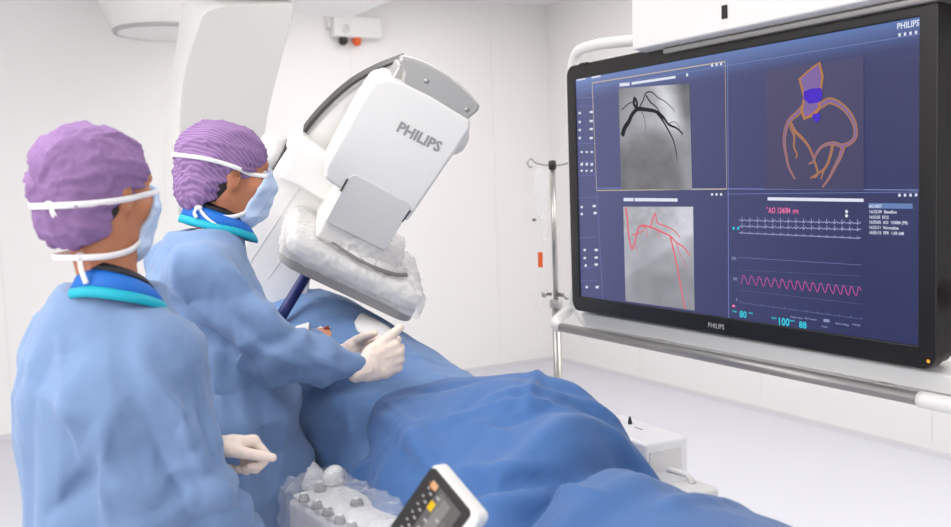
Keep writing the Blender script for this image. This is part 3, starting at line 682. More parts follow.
# infusion bag on the left hook
hb = hz-R*.045+A_(0, 0, -.006)
t = thing('infusion_bag', hb-A_(0, 0, .42), 'clear infusion bag hanging from the pole hook with a drip line', 'infusion bag')
S = SDF((-.06, -.04, -.24), (.06, .04, .01), .005)
S.ell((0, 0, -.095), (.029, .016, .075), .01).cap((0, 0, -.03), (0, 0, -.008), .014, .008, .02).cap((0, 0, -.17), (0, 0, -.20), .014, .008, .02)
V, Q = S.mesh(); V = relax(V, Q, 2); V = V+vnormals(V, Q)*(.004*ridged(V*24))[:, None]
fb = lambda v: hb+R*v[0]-F*v[1]+A_(0, 0, 1)*v[2]
obj('bag', ([fb(v) for v in V], Q), PLAST, t, smooth=True)
obj('drip_chamber', MB().lathe(fb((0.01, 0, -.205)), A_(0, 0, -1), [(.006, -.01), (.012, 0), (.012, .05), (.005, .062)], 14), PLAST, t, smooth=True)
obj('port', MB().box(fb((-.03, .012, -.205))-.004, fb((-.03, .012, -.205))+.006), KNOBG, t)
obj('line', MB().tube(spline([fb((.01, 0, -.26)), fb((0, 0, -.34)), fb((-.014, 0, -.42)), fb((-.03, 0, -.54)), fb((-.02, 0, -.66))], 6), .0025, 8), PLAST, t, smooth=True)
q = fb((-.010, -.0, -.325)); o = obj('orange_tag', MB().frame_box(q, R, A_(0, 0, 1), F, (-.009, -.058, -.003), (.009, 0, .003)), ORANGE, t, bevel=.002); o['label'] = 'orange tag'
#@@TABLE
def crease(P, a, b, h, w):      # crisp cloth ridge (or valley) along a segment
    a = A_(*a); b = A_(*b); ab = b-a; t_ = np.clip(((P-a)@ab)/(ab@ab+1e-9), 0, 1)
    q = np.linalg.norm(P-a-t_[:, None]*ab, axis=1); return h*np.exp(-np.sqrt(q*q+1.6e-5)/w)*np.sin(np.pi*np.clip(t_*.96+.02, 0, 1))
def px_creases(P, faces, L):     # folds seen in the photograph, found on the cloth by sight lines
    bv = BVHTree.FromPolygons([tuple(v) for v in P], [tuple(int(i) for i in q) for q in faces]); d = np.zeros(len(P))
    for u0, v0, u1, v1, h, w in L:
        pts = []
        for k in range(9):
            d_ = nrm(ray(u0+(u1-u0)*k/8, v0+(v1-v0)*k/8)); lo_ = bv.ray_cast(Vector(O), Vector(d_))[0]
            if lo_ is not None and (not pts or np.linalg.norm(np.array(lo_)-pts[-1]) < .15): pts.append(np.array(lo_))
        if len(pts) < 3: continue
        pts = np.array(pts); pts[1:-1] = pts[1:-1]*.5+(pts[:-2]+pts[2:])*.25
        best = np.full(len(P), 9.); par = np.zeros(len(P)); n_ = len(pts)-1
        for k in range(n_):
            a = pts[k]; ab = pts[k+1]-a; t_ = np.clip(((P-a)@ab)/(ab@ab+1e-9), 0, 1); q = np.linalg.norm(P-a-t_[:, None]*ab, axis=1)
            m_ = q < best; best[m_] = q[m_]; par[m_] = (k+t_[m_])/n_
        d = d+h*np.exp(-np.sqrt(best**2+1.6e-5)/w)*np.sin(np.pi*np.clip(par*.9+.05, 0, 1))**.7
    return d
def rand_creases(P, N, n, seed, h=.006, w=.016, ln_=(.07, .22), bias=A_(0, 0, .6)):
    rg = np.random.RandomState(seed); d = np.zeros(len(P))
    for _ in range(n):
        i = rg.randint(len(P)); t_ = rg.randn(3)+bias*rg.choice([-1, 1]); t_ = nrm(t_-t_@N[i]*N[i]); L_ = rg.uniform(*ln_)
        d = d+crease(P, P[i]-t_*L_/2, P[i]+t_*L_/2, h*rg.uniform(.4, 1.2)*rg.choice([1, 1, -1]), w*rg.uniform(.6, 1.4))
    return d
# ------------------------------------------------------------------ operating table, patient and drapes
t = thing('operating_table', (1.03, 2.0, 0), 'white operating table hidden beneath the blue drapes', 'operating table')
obj('table_top', MB().box((.80, .55, .76), (1.24, 3.6, .82)), WHITE2, t, bevel=.02, seg=3)
obj('mattress', MB().box((.82, .57, .815), (1.22, 3.58, .86)), LGREY, t, bevel=.02, seg=3)
obj('pedestal', MB().box((.88, 2.5, .06), (1.18, 3.0, .77)), WHITE2, t, bevel=.04, seg=3)
obj('base_plate', MB().box((.84, 2.2, 0), (1.22, 3.4, .07)), LGREY, t, bevel=.02)
obj('side_rail', MB().box((.768, .8, .74), (.782, 2.3, .77)), STEEL, t, bevel=.003)
obj('side_rail', MB().box((1.262, .8, .74), (1.274, 2.3, .77)), STEEL, t, bevel=.003)

def net(rows, nr=8, ncol=8):
    G = [spline(r, ncol) for r in rows]; G = np.array(G); cols = [spline(list(G[:, c]), nr) for c in range(G.shape[1])]
    return np.transpose(np.array(cols), (1, 0, 2))
def zrow(y, xz): return [A_(x, y, z) for x, z in xz]
UP = net([zrow(3.45, [(.71, .72), (.735, .9), (.80, 1.04), (.92, 1.11), (1.05, 1.13), (1.18, 1.09), (1.31, .98), (1.36, .74)]),
          zrow(3.1, [(.70, .72), (.735, .92), (.80, 1.07), (.92, 1.16), (1.06, 1.185), (1.18, 1.13), (1.315, 1.0), (1.365, .74)]),
          zrow(2.8, [(.70, .72), (.735, .92), (.80, 1.07), (.92, 1.165), (1.06, 1.19), (1.18, 1.13), (1.31, .985), (1.36, .74)]),
          zrow(2.5, [(.755, .70), (.77, .90), (.82, 1.04), (.92, 1.125), (1.05, 1.145), (1.17, 1.09), (1.29, .985), (1.34, .72)]),
          zrow(2.28, [(.765, .72), (.79, .88), (.835, .99), (.93, 1.06), (1.04, 1.075), (1.15, 1.045), (1.26, .98), (1.31, .72)]),
          zrow(2.08, [(.775, .76), (.80, .87), (.85, .95), (.93, 1.0), (1.03, 1.025), (1.13, 1.03), (1.235, .975), (1.29, .72)]),
          zrow(1.85, [(.785, .78), (.81, .87), (.85, .93), (.93, .97), (1.03, 1.0), (1.13, 1.0), (1.22, .95), (1.27, .72)])], 20, 16)
def gridnormals(G):
    n = np.cross(np.gradient(G, axis=1), np.gradient(G, axis=0)); n /= np.linalg.norm(n, axis=2, keepdims=True)+1e-9
    return n if n[G.shape[0]//2, G.shape[1]//2, 2] > 0 else -n
def folds(G, amp, s, seed, extra=None):
    P = G.reshape(-1, 3); n = gridnormals(G).reshape(-1, 3)
    w = np.stack([vn(P*3+seed), vn(P*3+seed+9), vn(P*3+seed+17)], 1)*.35
    d = amp*(ridged((P+w*.3)*s+seed)-.3)+amp*.5*(ridged((P+w*.2)*s*2.1+seed+3)-.3)+amp*.5*vn(P*s*.5+seed)
    if extra is not None: d = d+extra(P)
    return (P+n*d[:, None]).reshape(G.shape)
def fold_line(P, a, b, w, h):      # a straight crease between two plan points
    a = A_(*a); b = A_(*b); ab = b-a; L = np.linalg.norm(ab); q = P[:, :2]-a; tt = (q@ab)/L/L; dd = (q@A_(-ab[1], ab[0]))/L
    return h*np.exp(-(dd/w)**2)*np.clip(np.minimum(tt, 1-tt)*6+.0, 0, 1)
UPs = folds(UP, .004, 4., 3., lambda P: fold_line(P, (.86, 2.95), (1.28, 2.35), .012, .006)+fold_line(P, (.80, 2.35), (1.22, 2.25), .012, .008)+fold_line(P, (.9, 2.9), (.84, 2.1), .012, .006))
nr, ncn, _ = UPs.shape
Vu = UPs.reshape(-1, 3); Fu = grid_faces(nr, ncn); Nu = gridnormals(UPs).reshape(-1, 3)
Vu = Vu+Nu*(rand_creases(Vu, Nu, 26, 5, .005, .014, (.15, .45), A_(.4, .6, 0))+px_creases(Vu, Fu, [(317, 406, 409, 392, .010, .02), (312, 440, 330, 462, .012, .012), (345, 395, 352, 440, .012, .012), (400, 340, 450, 385, .008, .014), (330, 300, 420, 345, .006, .012), (325, 385, 440, 372, -.01, .02), (305, 350, 340, 375, .008, .014)]))[:, None]
bu = BVHTree.FromPolygons([tuple(v) for v in Vu], Fu)
def hit(bvh, u, v, off=0.):
    d = nrm(ray(u, v)); loc, n, i, dist = bvh.ray_cast(Vector(O), Vector(d))
    if loc is None: return PZ(u, v, 1.06), A_(0, 0, 1)
    n = np.array(n); n = n if n@d < 0 else -n
    return np.array(loc)+n*off, n
# opening in the drape over the puncture site
hc, hn = hit(bu, 318, 333)
hx_ = nrm(np.cross(A_(0, 0, 1), F)); 
def in_hole(p):
    d = p-hc; a = d@R; b = d@np.cross(hn, R); return (a/.034)**2+(b/.034)**2 < 1
Fu = [q for q in Fu if not in_hole(Vu[list(q)].mean(0))]
o = obj('upper_drape', (Vu, Fu), DRAPE, None, smooth=True, solid=.0015, fix=False)
tag(o, 'pale blue surgical drape over the patient chest with white oval patch', 'surgical drape')
# patient: one continuous body under the drape
S = SDF((-.34, -1.75, -.04), (.34, 1.0, .40), .012)
S.loft([(0, 0, 0, .01, .01), (.001, 0, 0, .01, .01)], 0)
S.ell((0, .22, .08), (.155, .32, .11), .05).ell((0, -.15, .05), (.135, .25, .07), .06).cap((0, .5, .08), (0, .62, .09), .055, .055, .04).ell((0, .73, .09), (.078, .095, .10), .03)
for s_ in (-1, 1):
    S.cap((.08*s_, -.3, .04), (.075*s_, -.75, .04), .06, .045, .05).cap((.075*s_, -.75, .04), (.07*s_, -1.15, .03), .044, .03, .03).cap((.07*s_, -1.15, .02), (.07*s_, -1.15, .05), .03, .025, .03)
    S.cap((.15*s_, .42, .09), (.17*s_, .15, .04), .045, .04, .05).cap((.17*s_, .15, .04), (.12*s_, -.1, .04), .038, .028, .03)
pl_ = A_(1.03, 2.45, .86); tg_ = hc-hn*.034-pl_
S.ell(tg_, (.07, .08, .042), .05)
V, Q = S.mesh(); V = relax(V, Q, 3)
Vp = V+pl_
body = obj('patient', (Vp, Q), PSKIN, None, smooth=True, fix=False)
tag(body, 'person lying beneath the blue drapes, only a patch of skin showing', 'person')
# gauze and sheath at the puncture site
g0, gn = hit(bu, 303, 331, .004)
gx = nrm(R-R@gn*gn); gy = np.cross(gn, gx)
if gy@U < 0: gy = -gy
def gz(w, h, off, rot): return [g0+gn*off+gx*(a*math.cos(rot)-b*math.sin(rot))*w+gy*(a*math.sin(rot)+b*math.cos(rot))*h for a, b in ((-1, -1), (1, -1), (1, 1), (-1, 1))]
tg = thing('gauze_pad', g0, 'small white folded gauze beside the opening in the chest drape', 'gauze')
obj('lower_fold', MB().prism(gz(.021, .024, 0, .15), gn*.003), PAPER, tg, bevel=.002)
obj('upper_fold', MB().prism(gz(.020, .023, .0035, .1), gn*.003), PAPER, tg, bevel=.002)
c0, cn = hc+hn*.004, hn
tg = thing('introducer_sheath', c0, 'tiny blue and red introducer sheath on the exposed skin', 'introducer sheath')
ax_ = nrm(R*.9+U*.5-(R*.9+U*.5)@cn*cn)
obj('sheath', MB().tube([c0-ax_*.02-cn*.006, c0+ax_*.022], .0028, 10), mat('sheath_blue', (90, 130, 190), .4, bscale=30, var=.03), tg, smooth=True)
o = obj('hub', MB().tube([c0+ax_*.02, c0+ax_*.034], [.006, .0045], 12), mat('sheath_red', (150, 52, 44), .4, bscale=30, var=.03), tg, smooth=True); o['label'] = 'dark red hub'
o = obj('side_port', MB().tube([c0+ax_*.026, c0+ax_*.02-U*.016+cn*.004], .003, 10), PAPER, tg, smooth=True); o['label'] = 'white side port'
# oval white dressing
pts = spline([A_(x, y, 0) for x, y in ((354, 324), (356, 317), (362, 315), (374, 316), (386, 319), (396, 323), (400, 327), (396, 332), (386, 334), (372, 334), (360, 331), (354, 324))], 5)[:-1]
oc, on = hit(bu, 374, 326); od = (oc-O)@F; t1_ = nrm(R-R@on*on); t2_ = np.cross(on, t1_); t2_ = t2_ if t2_@U > 0 else -t2_
kk = min(1/max(t2_@U-(t2_@F)*((oc-O)@U)/od, .05), 3.2); pass
def on_drape(p, lift):
    w_ = oc+t1_*(p[0]-374)*od/f_px+t2_*(323-p[1])*od/f_px*kk
    l_ = bu.ray_cast(Vector(w_+A_(0, 0, .25)), Vector((0, 0, -1)))[0]
    return (np.array(l_) if l_ is not None else w_)+A_(0, 0, lift)
n = len(pts); V = [on_drape((376, 325), .006)]
for k in (.35, .7, 1.):
    for p in pts: V.append(on_drape((376+(p[0]-376)*k, 325+(p[1]-325)*k), .006 if k < 1 else .004))
Fc = [(0, 1+i, 1+(i+1) % n) for i in range(n)]+[(1+k*n+i, 1+k*n+n+i, 1+k*n+n+(i+1) % n, 1+k*n+(i+1) % n) for k in (0, 1) for i in range(n)]
tag(obj('oval_dressing', (np.array(V), Fc), PAPER, None, smooth=True, solid=.002), 'flat white oval dressing lying on the pale blue chest drape', 'dressing')
# lower drape
LO = net([[A_(*p) for p in ((.770, 2.045, .84), (.822, 1.972, .918), (.852, 2.04, .968), (.93, 2.12, 1.012), (1.02, 2.09, 1.034), (1.12, 2.05, 1.045), (1.235, 1.98, .995), (1.31, 1.95, .80))],
          [A_(*p) for p in ((.762, 1.90, .82), (.802, 1.89, .918), (.856, 1.93, .988), (.94, 1.955, 1.03), (1.03, 1.95, 1.055), (1.12, 1.93, 1.065), (1.235, 1.88, 1.0), (1.31, 1.83, .79))],
          [A_(*p) for p in ((.755, 1.78, .79), (.79, 1.80, .91), (.855, 1.81, .992), (.95, 1.81, 1.045), (1.045, 1.79, 1.085), (1.165, 1.73, 1.09), (1.235, 1.70, 1.03), (1.275, 1.67, .77))],
          [A_(*p) for p in ((.75, 1.55, .76), (.80, 1.57, .90), (.87, 1.58, .975), (.96, 1.58, 1.02), (1.06, 1.58, 1.05), (1.15, 1.59, 1.02), (1.26, 1.565, .945), (1.31, 1.54, .75))],
          [A_(*p) for p in ((.74, 1.3, .74), (.78, 1.32, .88), (.85, 1.34, .945), (.95, 1.35, .975), (1.05, 1.37, .99), (1.15, 1.38, .95), (1.255, 1.385, .885), (1.315, 1.36, .73))],
          [A_(*p) for p in ((.73, 1.05, .72), (.78, 1.07, .87), (.85, 1.10, .935), (.95, 1.13, .965), (1.06, 1.16, .97), (1.18, 1.2, .935), (1.35, 1.24, .85), (1.44, 1.24, .70))],
          [A_(*p) for p in ((.73, .75, .72), (.78, .76, .86), (.85, .78, .92), (.95, .8, .95), (1.06, .82, .95), (1.18, .85, .92), (1.33, .9, .86), (1.42, .9, .72))]], 20, 16)
def lofold(P):
    e = fold_line(P, (.78, 1.37), (1.27, 1.50), .034, -.050)+fold_line(P, (.76, 1.46), (1.2, 1.58), .03, .018)+fold_line(P, (.74, 1.25), (1.15, 1.34), .035, .014)
    e = e+fold_line(P, (.86, 1.80), (1.25, 1.50), .012, .010)+fold_line(P, (1.02, 1.62), (1.20, 1.84), .012, .010)+fold_line(P, (.88, 2.08), (.82, 1.50), .014, .010)
    e = e+fold_line(P, (.95, 2.1), (1.2, 1.6), .03, -.012)+fold_line(P, (.95, 1.75), (1.3, 1.6), .014, .009)+fold_line(P, (1.0, 1.2), (1.38, 1.34), .02, .012)
    side = np.clip((.93-P[:, 2])*8, 0, 1); return e+side*.012*np.sin(P[:, 1]*34+P[:, 0]*12)
LOs = folds(LO, .005, 3., 11., lofold); nr, ncn, _ = LOs.shape
Vl = LOs.reshape(-1, 3); Fl = grid_faces(nr, ncn); Nl = gridnormals(LOs).reshape(-1, 3)
Vl = Vl+Nl*(rand_creases(Vl, Nl, 26, 8, .005, .018, (.2, .55), A_(.5, .5, 0))+px_creases(Vl, Fl, [(409, 433, 432, 465, .014, .016), (495, 428, 560, 401, -.016, .016), (500, 424, 562, 396, .012, .014), (460, 487, 560, 477, -.026, .028), (454, 471, 556, 466, .014, .016), (384, 401, 447, 458, .010, .014), (520, 380, 492, 427, .006, .02), (586, 418, 680, 480, .010, .014), (610, 455, 700, 500, -.014, .018), (450, 415, 520, 440, .008, .014), (480, 500, 600, 495, .018, .03), (345, 482, 372, 462, .010, .012), (352, 440, 345, 478, .010, .014)])*1.7)[:, None]
o = obj('lower_drape', (Vl, Fl), DRAPE2, None, smooth=True, solid=.0015, fix=False)
tag(o, 'deeper blue surgical drape spread over the patient legs', 'surgical drape')
#@@EQUIP
# ------------------------------------------------------------------ table-side control module under clear plastic
m0 = PZ(287, 493, .86); mx = nrm(A_(.10, -1, 0)); my = nrm(A_(1, .10, 0)); mz = A_(0, 0, 1)
t = thing('table_control_module', m0-A_(0, 0, .16), 'grey table-side control box with knobs under clear plastic', 'control module')
obj('housing', MB().frame_box(m0, mx, my, mz, (0, -.0, -.13), (.40, .135, -.012)), mat('pale_grey_housing', (196, 194, 200), .4, bscale=20, var=.03), t, bevel=.012, seg=3)
obj('top_panel', MB().frame_box(m0, mx, my, mz, (.008, .008, -.013), (.39, .128, -.002)), LGREY, t, bevel=.004)
for px, py, r, h_ in ((304, 497, .011, .016), (317, 504, .011, .016), (328, 511, .011, .016), (340, 519, .011, .016), (352, 526, .011, .016), (357, 501, .013, .014), (320, 487, .012, .02)):
    q = PZ(px, py+4, .858)
    kb = obj('knob', MB().lathe(q, mz, [(r*1.15, 0), (r*1.15, .004), (r, .006), (r*.9, h_*.8), (r*.6, h_)], 18), KNOBG, t, smooth=True)
    obj('knob_cap', MB().lathe(q+mz*h_, mz, [(r*.55, 0), (r*.5, .002), (r*.2, .003)], 14), WHITE2, kb, smooth=True)
q = PZ(333, 484, .86)
S = SDF((-.04, -.04, -.01), (.04, .04, .06), .003); S.ell((0, 0, .015), (.026, .022, .02), .01).ell((.006, 0, .028), (.018, .018, .014), .01)
V, Q = S.mesh(); V = relax(V, Q, 2)
o = obj('joystick', (V+q, Q), WHITE2, t, smooth=True); o['label'] = 'white rounded joystick cap'
# crumpled clear plastic over the module
G = np.array([[m0+mx*a+my*b+mz*c for b, c in ((-.02, -.14), (-.016, -.06), (-.012, .0), (.01, .022), (.05, .028), (.09, .028), (.125, .024), (.15, .0))] for a in np.linspace(-.02, .42, 12)])
G = net([list(r) for r in G], 6, 8)
P_ = G.reshape(-1, 3); nG = gridnormals(G).reshape(-1, 3); G2 = P_+nG*(.012*(ridged(P_*16)-.3)+.008*(ridged(P_*34+4)-.3))[:, None]
o = obj('plastic_cover', (G2, grid_faces(*G.shape[:2])), PLAST, None, smooth=True, fix=False)
tag(o, 'crumpled clear plastic cover over the table-side control box', 'plastic cover')
# white wadded sheet tucked behind the module
q = PZ(309, 470, .86)
S = SDF((-.09, -.09, -.09), (.09, .09, .07), .005); S.ell((0, 0, -.02), (.035, .04, .035), .02).ell((-.005, .02, .0), (.025, .025, .022), .02)
V, Q = S.mesh(); V = relax(V, Q, 2); V = V+vnormals(V, Q)*(.005*ridged(V*30))[:, None]
tag(obj('crumpled_sheet', (V+q, Q), PAPER, None, smooth=True), 'crumpled white sheet bunched behind the control box', 'sheet')

# touch tablet in the front
pn = nrm(-F*.796+U*.058-R*.602)
T0 = D(431.5, 465.5, 1.50)
def tpx(u, v): d = ray(u, v); return O+d*(((T0-O)@pn)/(d@pn))
e2 = nrm(tpx(471, 513)-T0); e1 = nrm(np.cross(pn, e2)); e1 = e1 if e1@U < 0 else -e1
w2 = np.linalg.norm(tpx(471, 513)-T0); w1 = w2*1.62
t = thing('touch_tablet', T0+e1*w1-A_(0, 0, .2), 'black-framed touch tablet in white casing standing in front of the drapes', 'tablet')
def rp(a0, a1, b0, b1, r, off, n=5):
    return [T0+e1*((a0+a1)/2+x)+e2*((b0+b1)/2+y)+pn*off for x, y in rrect((a1-a0)/2, (b1-b0)/2, r, n)]
obj('casing', MB().prism(rp(-.004, w1+.01, -.002, w2+.016, .012, -.034), pn*.030), WHITE, t, bevel=.006, seg=3)
obj('bezel', MB().prism(rp(0, w1, 0, w2, .009, -.006), pn*.006), BLACK, t, bevel=.002)
b_ = w2*.13
ts = obj('screen', MB().prism(rp(b_*1.0, w1-b_, b_*.9, w2-b_*.95, .001, .0003), pn*.0004), emis('tablet_grey', (104, 102, 100), .9, spec=.3), t)
sw = w2-b_*1.85; sl_ = w1-2*b_
def tq(mb, a0, a1, b0, b1, off=.0012):
    return mb.add([T0+e1*(b_+a*sl_)+e2*(b_*.9+b*sw)+pn*off for a, b in ((a0, b0), (a1, b0), (a1, b1), (a0, b1))], [(0, 1, 2, 3)])
obj('side_menu', tq(MB(), 0, 1, 0, .30, .0009), emis('tablet_dark', (70, 68, 67), .9), ts)
obj('light_panel', tq(MB(), .06, .9, .48, .74, .0009), emis('tablet_light', (150, 148, 146), .9), ts)
mb = MB()
for i in range(7): tq(mb, .11+.125*i, .13+.125*i, .06, .12); tq(mb, .14+.125*i, .165+.125*i, .17, .24)
for a, b in ((.10, .36), (.3, .62), (.42, .40), (.55, .38), (.7, .42)): tq(mb, a, a+.03, b, b+.09)
obj('icons', mb, emis('tablet_icon', (206, 204, 202), .9), ts)
mb = MB(); tq(mb, .0, .09, .08, .26); obj('peach_button', mb, emis('tablet_peach', (238, 188, 142), .95), ts)
mb = MB(); tq(mb, .05, .06, .02, .16); tq(mb, .085, .1, .12, .19); obj('orange_line', mb, emis('tablet_orange', (236, 130, 70), .95), ts)
mb = MB(); tq(mb, .19, .31, .30, .44); obj('yellow_button', mb, emis('tablet_yellow', (248, 200, 40), 1.), ts)
mb = MB(); tq(mb, .26, .34, .78, .86); tq(mb, .36, .44, .80, .88); tq(mb, .04, .2, .40, .52, .001); obj('grey_buttons', mb, emis('tablet_mid', (132, 130, 128), .9), ts)
obj('bracket', MB().tube([T0+e1*w1*.6+e2*w2*.5-pn*.03, T0+e1*w1*.8+e2*w2*.5-pn*.10, A_(.72, 1.25, .76)], .014, 12), GREYM, t, smooth=True)
# white box on the far table rail
a = PZ(640, 417, .93); 
P = [PZ(x, y, .93) for x, y in ((612, 424), (634, 418), (688, 436), (668, 449))]
ctr = np.mean(P, 0)
ex = nrm((P[2]-P[1])*A_(1, 1, 0)); ey = A_(-ex[1], ex[0], 0); ey = ey if ey@A_(1, 0, 0) > 0 else -ey
t = thing('rail_control_box', ctr-A_(0, 0, .12), 'white control box on the far side of the table', 'control box')
o0 = P[3]
L1 = np.linalg.norm(P[2]-P[1])
obj('housing', MB().frame_box(P[2], -ex, -ey, A_(0, 0, 1), (0, 0, -.115), (.26, .12, 0)), mat('bright_white_case', (244, 243, 243), .4, bscale=20, var=.01), t, bevel=.008, seg=3)
obj('front_recess', MB().frame_box(P[2], -ex, -ey, A_(0, 0, 1), (-.002, .02, -.07), (.002, .11, -.02)), WHITE2, t, bevel=.002)
obj('lid_line', MB().frame_box(P[2], -ex, -ey, A_(0, 0, 1), (.10, .05, .0), (.13, .053, .001)), SEAM, t)
q = PZ(630, 424, .93)
obj('peg', MB().lathe(q, A_(0, 0, 1), [(.005, -.005), (.005, .006), (.002, .018)], 10), BLACK, t, smooth=True)
obj('mounting_foot', MB().frame_box(P[2], -ex, -ey, A_(0, 0, 1), (.05, .05, -.19), (.2, .2, -.11)), WHITE2, t, bevel=.006)
P2 = PZ(700, 486, .86)
t2 = thing('rail_clamp', P2-A_(0, 0, .1), 'small white rail clamp below the white box beside the drape edge', 'clamp')
obj('clamp_body', MB().box(P2+A_(-.06, -.03, -.10), P2+A_(.03, .06, .0)), WHITE, t2, bevel=.01, seg=3)
obj('clamp_lever', MB().tube([P2+A_(0, .02, 0), P2+A_(.0, .04, .015), P2+A_(-.02, .08, .02)], .007, 10), WHITE2, t2, smooth=True)
#@@PEOPLE
# ------------------------------------------------------------------ people
def hand_sdf(h=.003, curl=((.9, 1.2, .8),)*4, thumb=(.62, .74, -.15), thumb_curl=.15, cuff=.05, fat=1.0, tfat=1.0):
    S = SDF((-.09, -.07, -.09), (.20, .11, .06), h)
    kn = [(.086, .027, .004), (.090, .007, .007), (.085, -.013, .004), (.076, -.031, -.002)]
    ph = [(.040, .024, .020), (.044, .027, .021), (.041, .025, .020), (.032, .019, .018)]
    rad = [(.0098, .0090, .0078), (.0102, .0092, .0080), (.0096, .0088, .0076), (.0086, .0078, .0068)]
    for k_, p in enumerate(kn):
        S.cap((.0, p[1]*.62, 0), (p[0]*.55, p[1]*.9, .001), .017, .0145, .012)
        S.cap((p[0]*.55, p[1]*.9, .001), p, .0145, .0118*fat, .010)
    S.cap((.012, .020, -.008), (.045, .030, -.010), .017, .013, .012)
    S.cap((-.028, 0, 0), (.004, 0, 0), .025, .023, .012)
    F_ = SDF((-.09, -.07, -.09), (.20, .11, .06), h)
    for k_, p in enumerate(kn):
        q = A_(*p); ang = 0.; spread = (.10, .02, -.05, -.13)[k_]
        for j in range(3):
            ang += curl[k_][j]; d = A_(math.cos(ang)*math.cos(spread), math.cos(ang)*math.sin(spread), -math.sin(ang)); e = q+d*ph[k_][j]
            G_ = SDF.__new__(SDF); 
            F_.cap(q, e, rad[k_][j]*fat*1.06, (rad[k_][j+1] if j < 2 else .0066)*fat*1.04, .001 if j else .0)
            q = e
    q = A_(.022, .030, -.008); d = nrm(thumb)
    F_.cap(q, q+d*.040, .0145*tfat, .0118*tfat, .002); q = q+d*.040
    ax_ = nrm(np.cross(d, A_(0, 0, 1))); 
    for L_, r0, r1 in ((.031, .0112*tfat, .0102*tfat), (.026, .0104*tfat, .0082*tfat)):
        d = nrm(d*math.cos(thumb_curl)+A_(1, 0, 0)*math.sin(thumb_curl)); F_.cap(q, q+d*L_, r0, r1, .001); q = q+d*L_
    k = .005; hh = np.clip(.5+.5*(S.f-F_.f)/k, 0, 1); S.f = S.f+(F_.f-S.f)*hh-k*hh*(1-hh)
    V, Q = S.mesh(); V = relax(V, Q, 2, .4)
    V = V+vnormals(V, Q)*(.0012*ridged(V*60)*(V[:, 0] < .06))[:, None]
    return V, Q
def glove(par, o, fwd, thumb_side, back, name='glove', size=1., **k):
    V, Q = hand_sdf(**k); V = V*size; x = nrm(fwd); y = nrm(np.array(thumb_side)-np.array(thumb_side)@x*x); z = np.cross(x, y)
    if z@np.array(back) < 0: z = -z; Q = Q[:, ::-1]
    W = np.array(o)+V[:, :1]*x+V[:, 1:2]*y+V[:, 2:]*z
    return obj(name, (W, Q), GLOVE, par, smooth=True, fix=False)

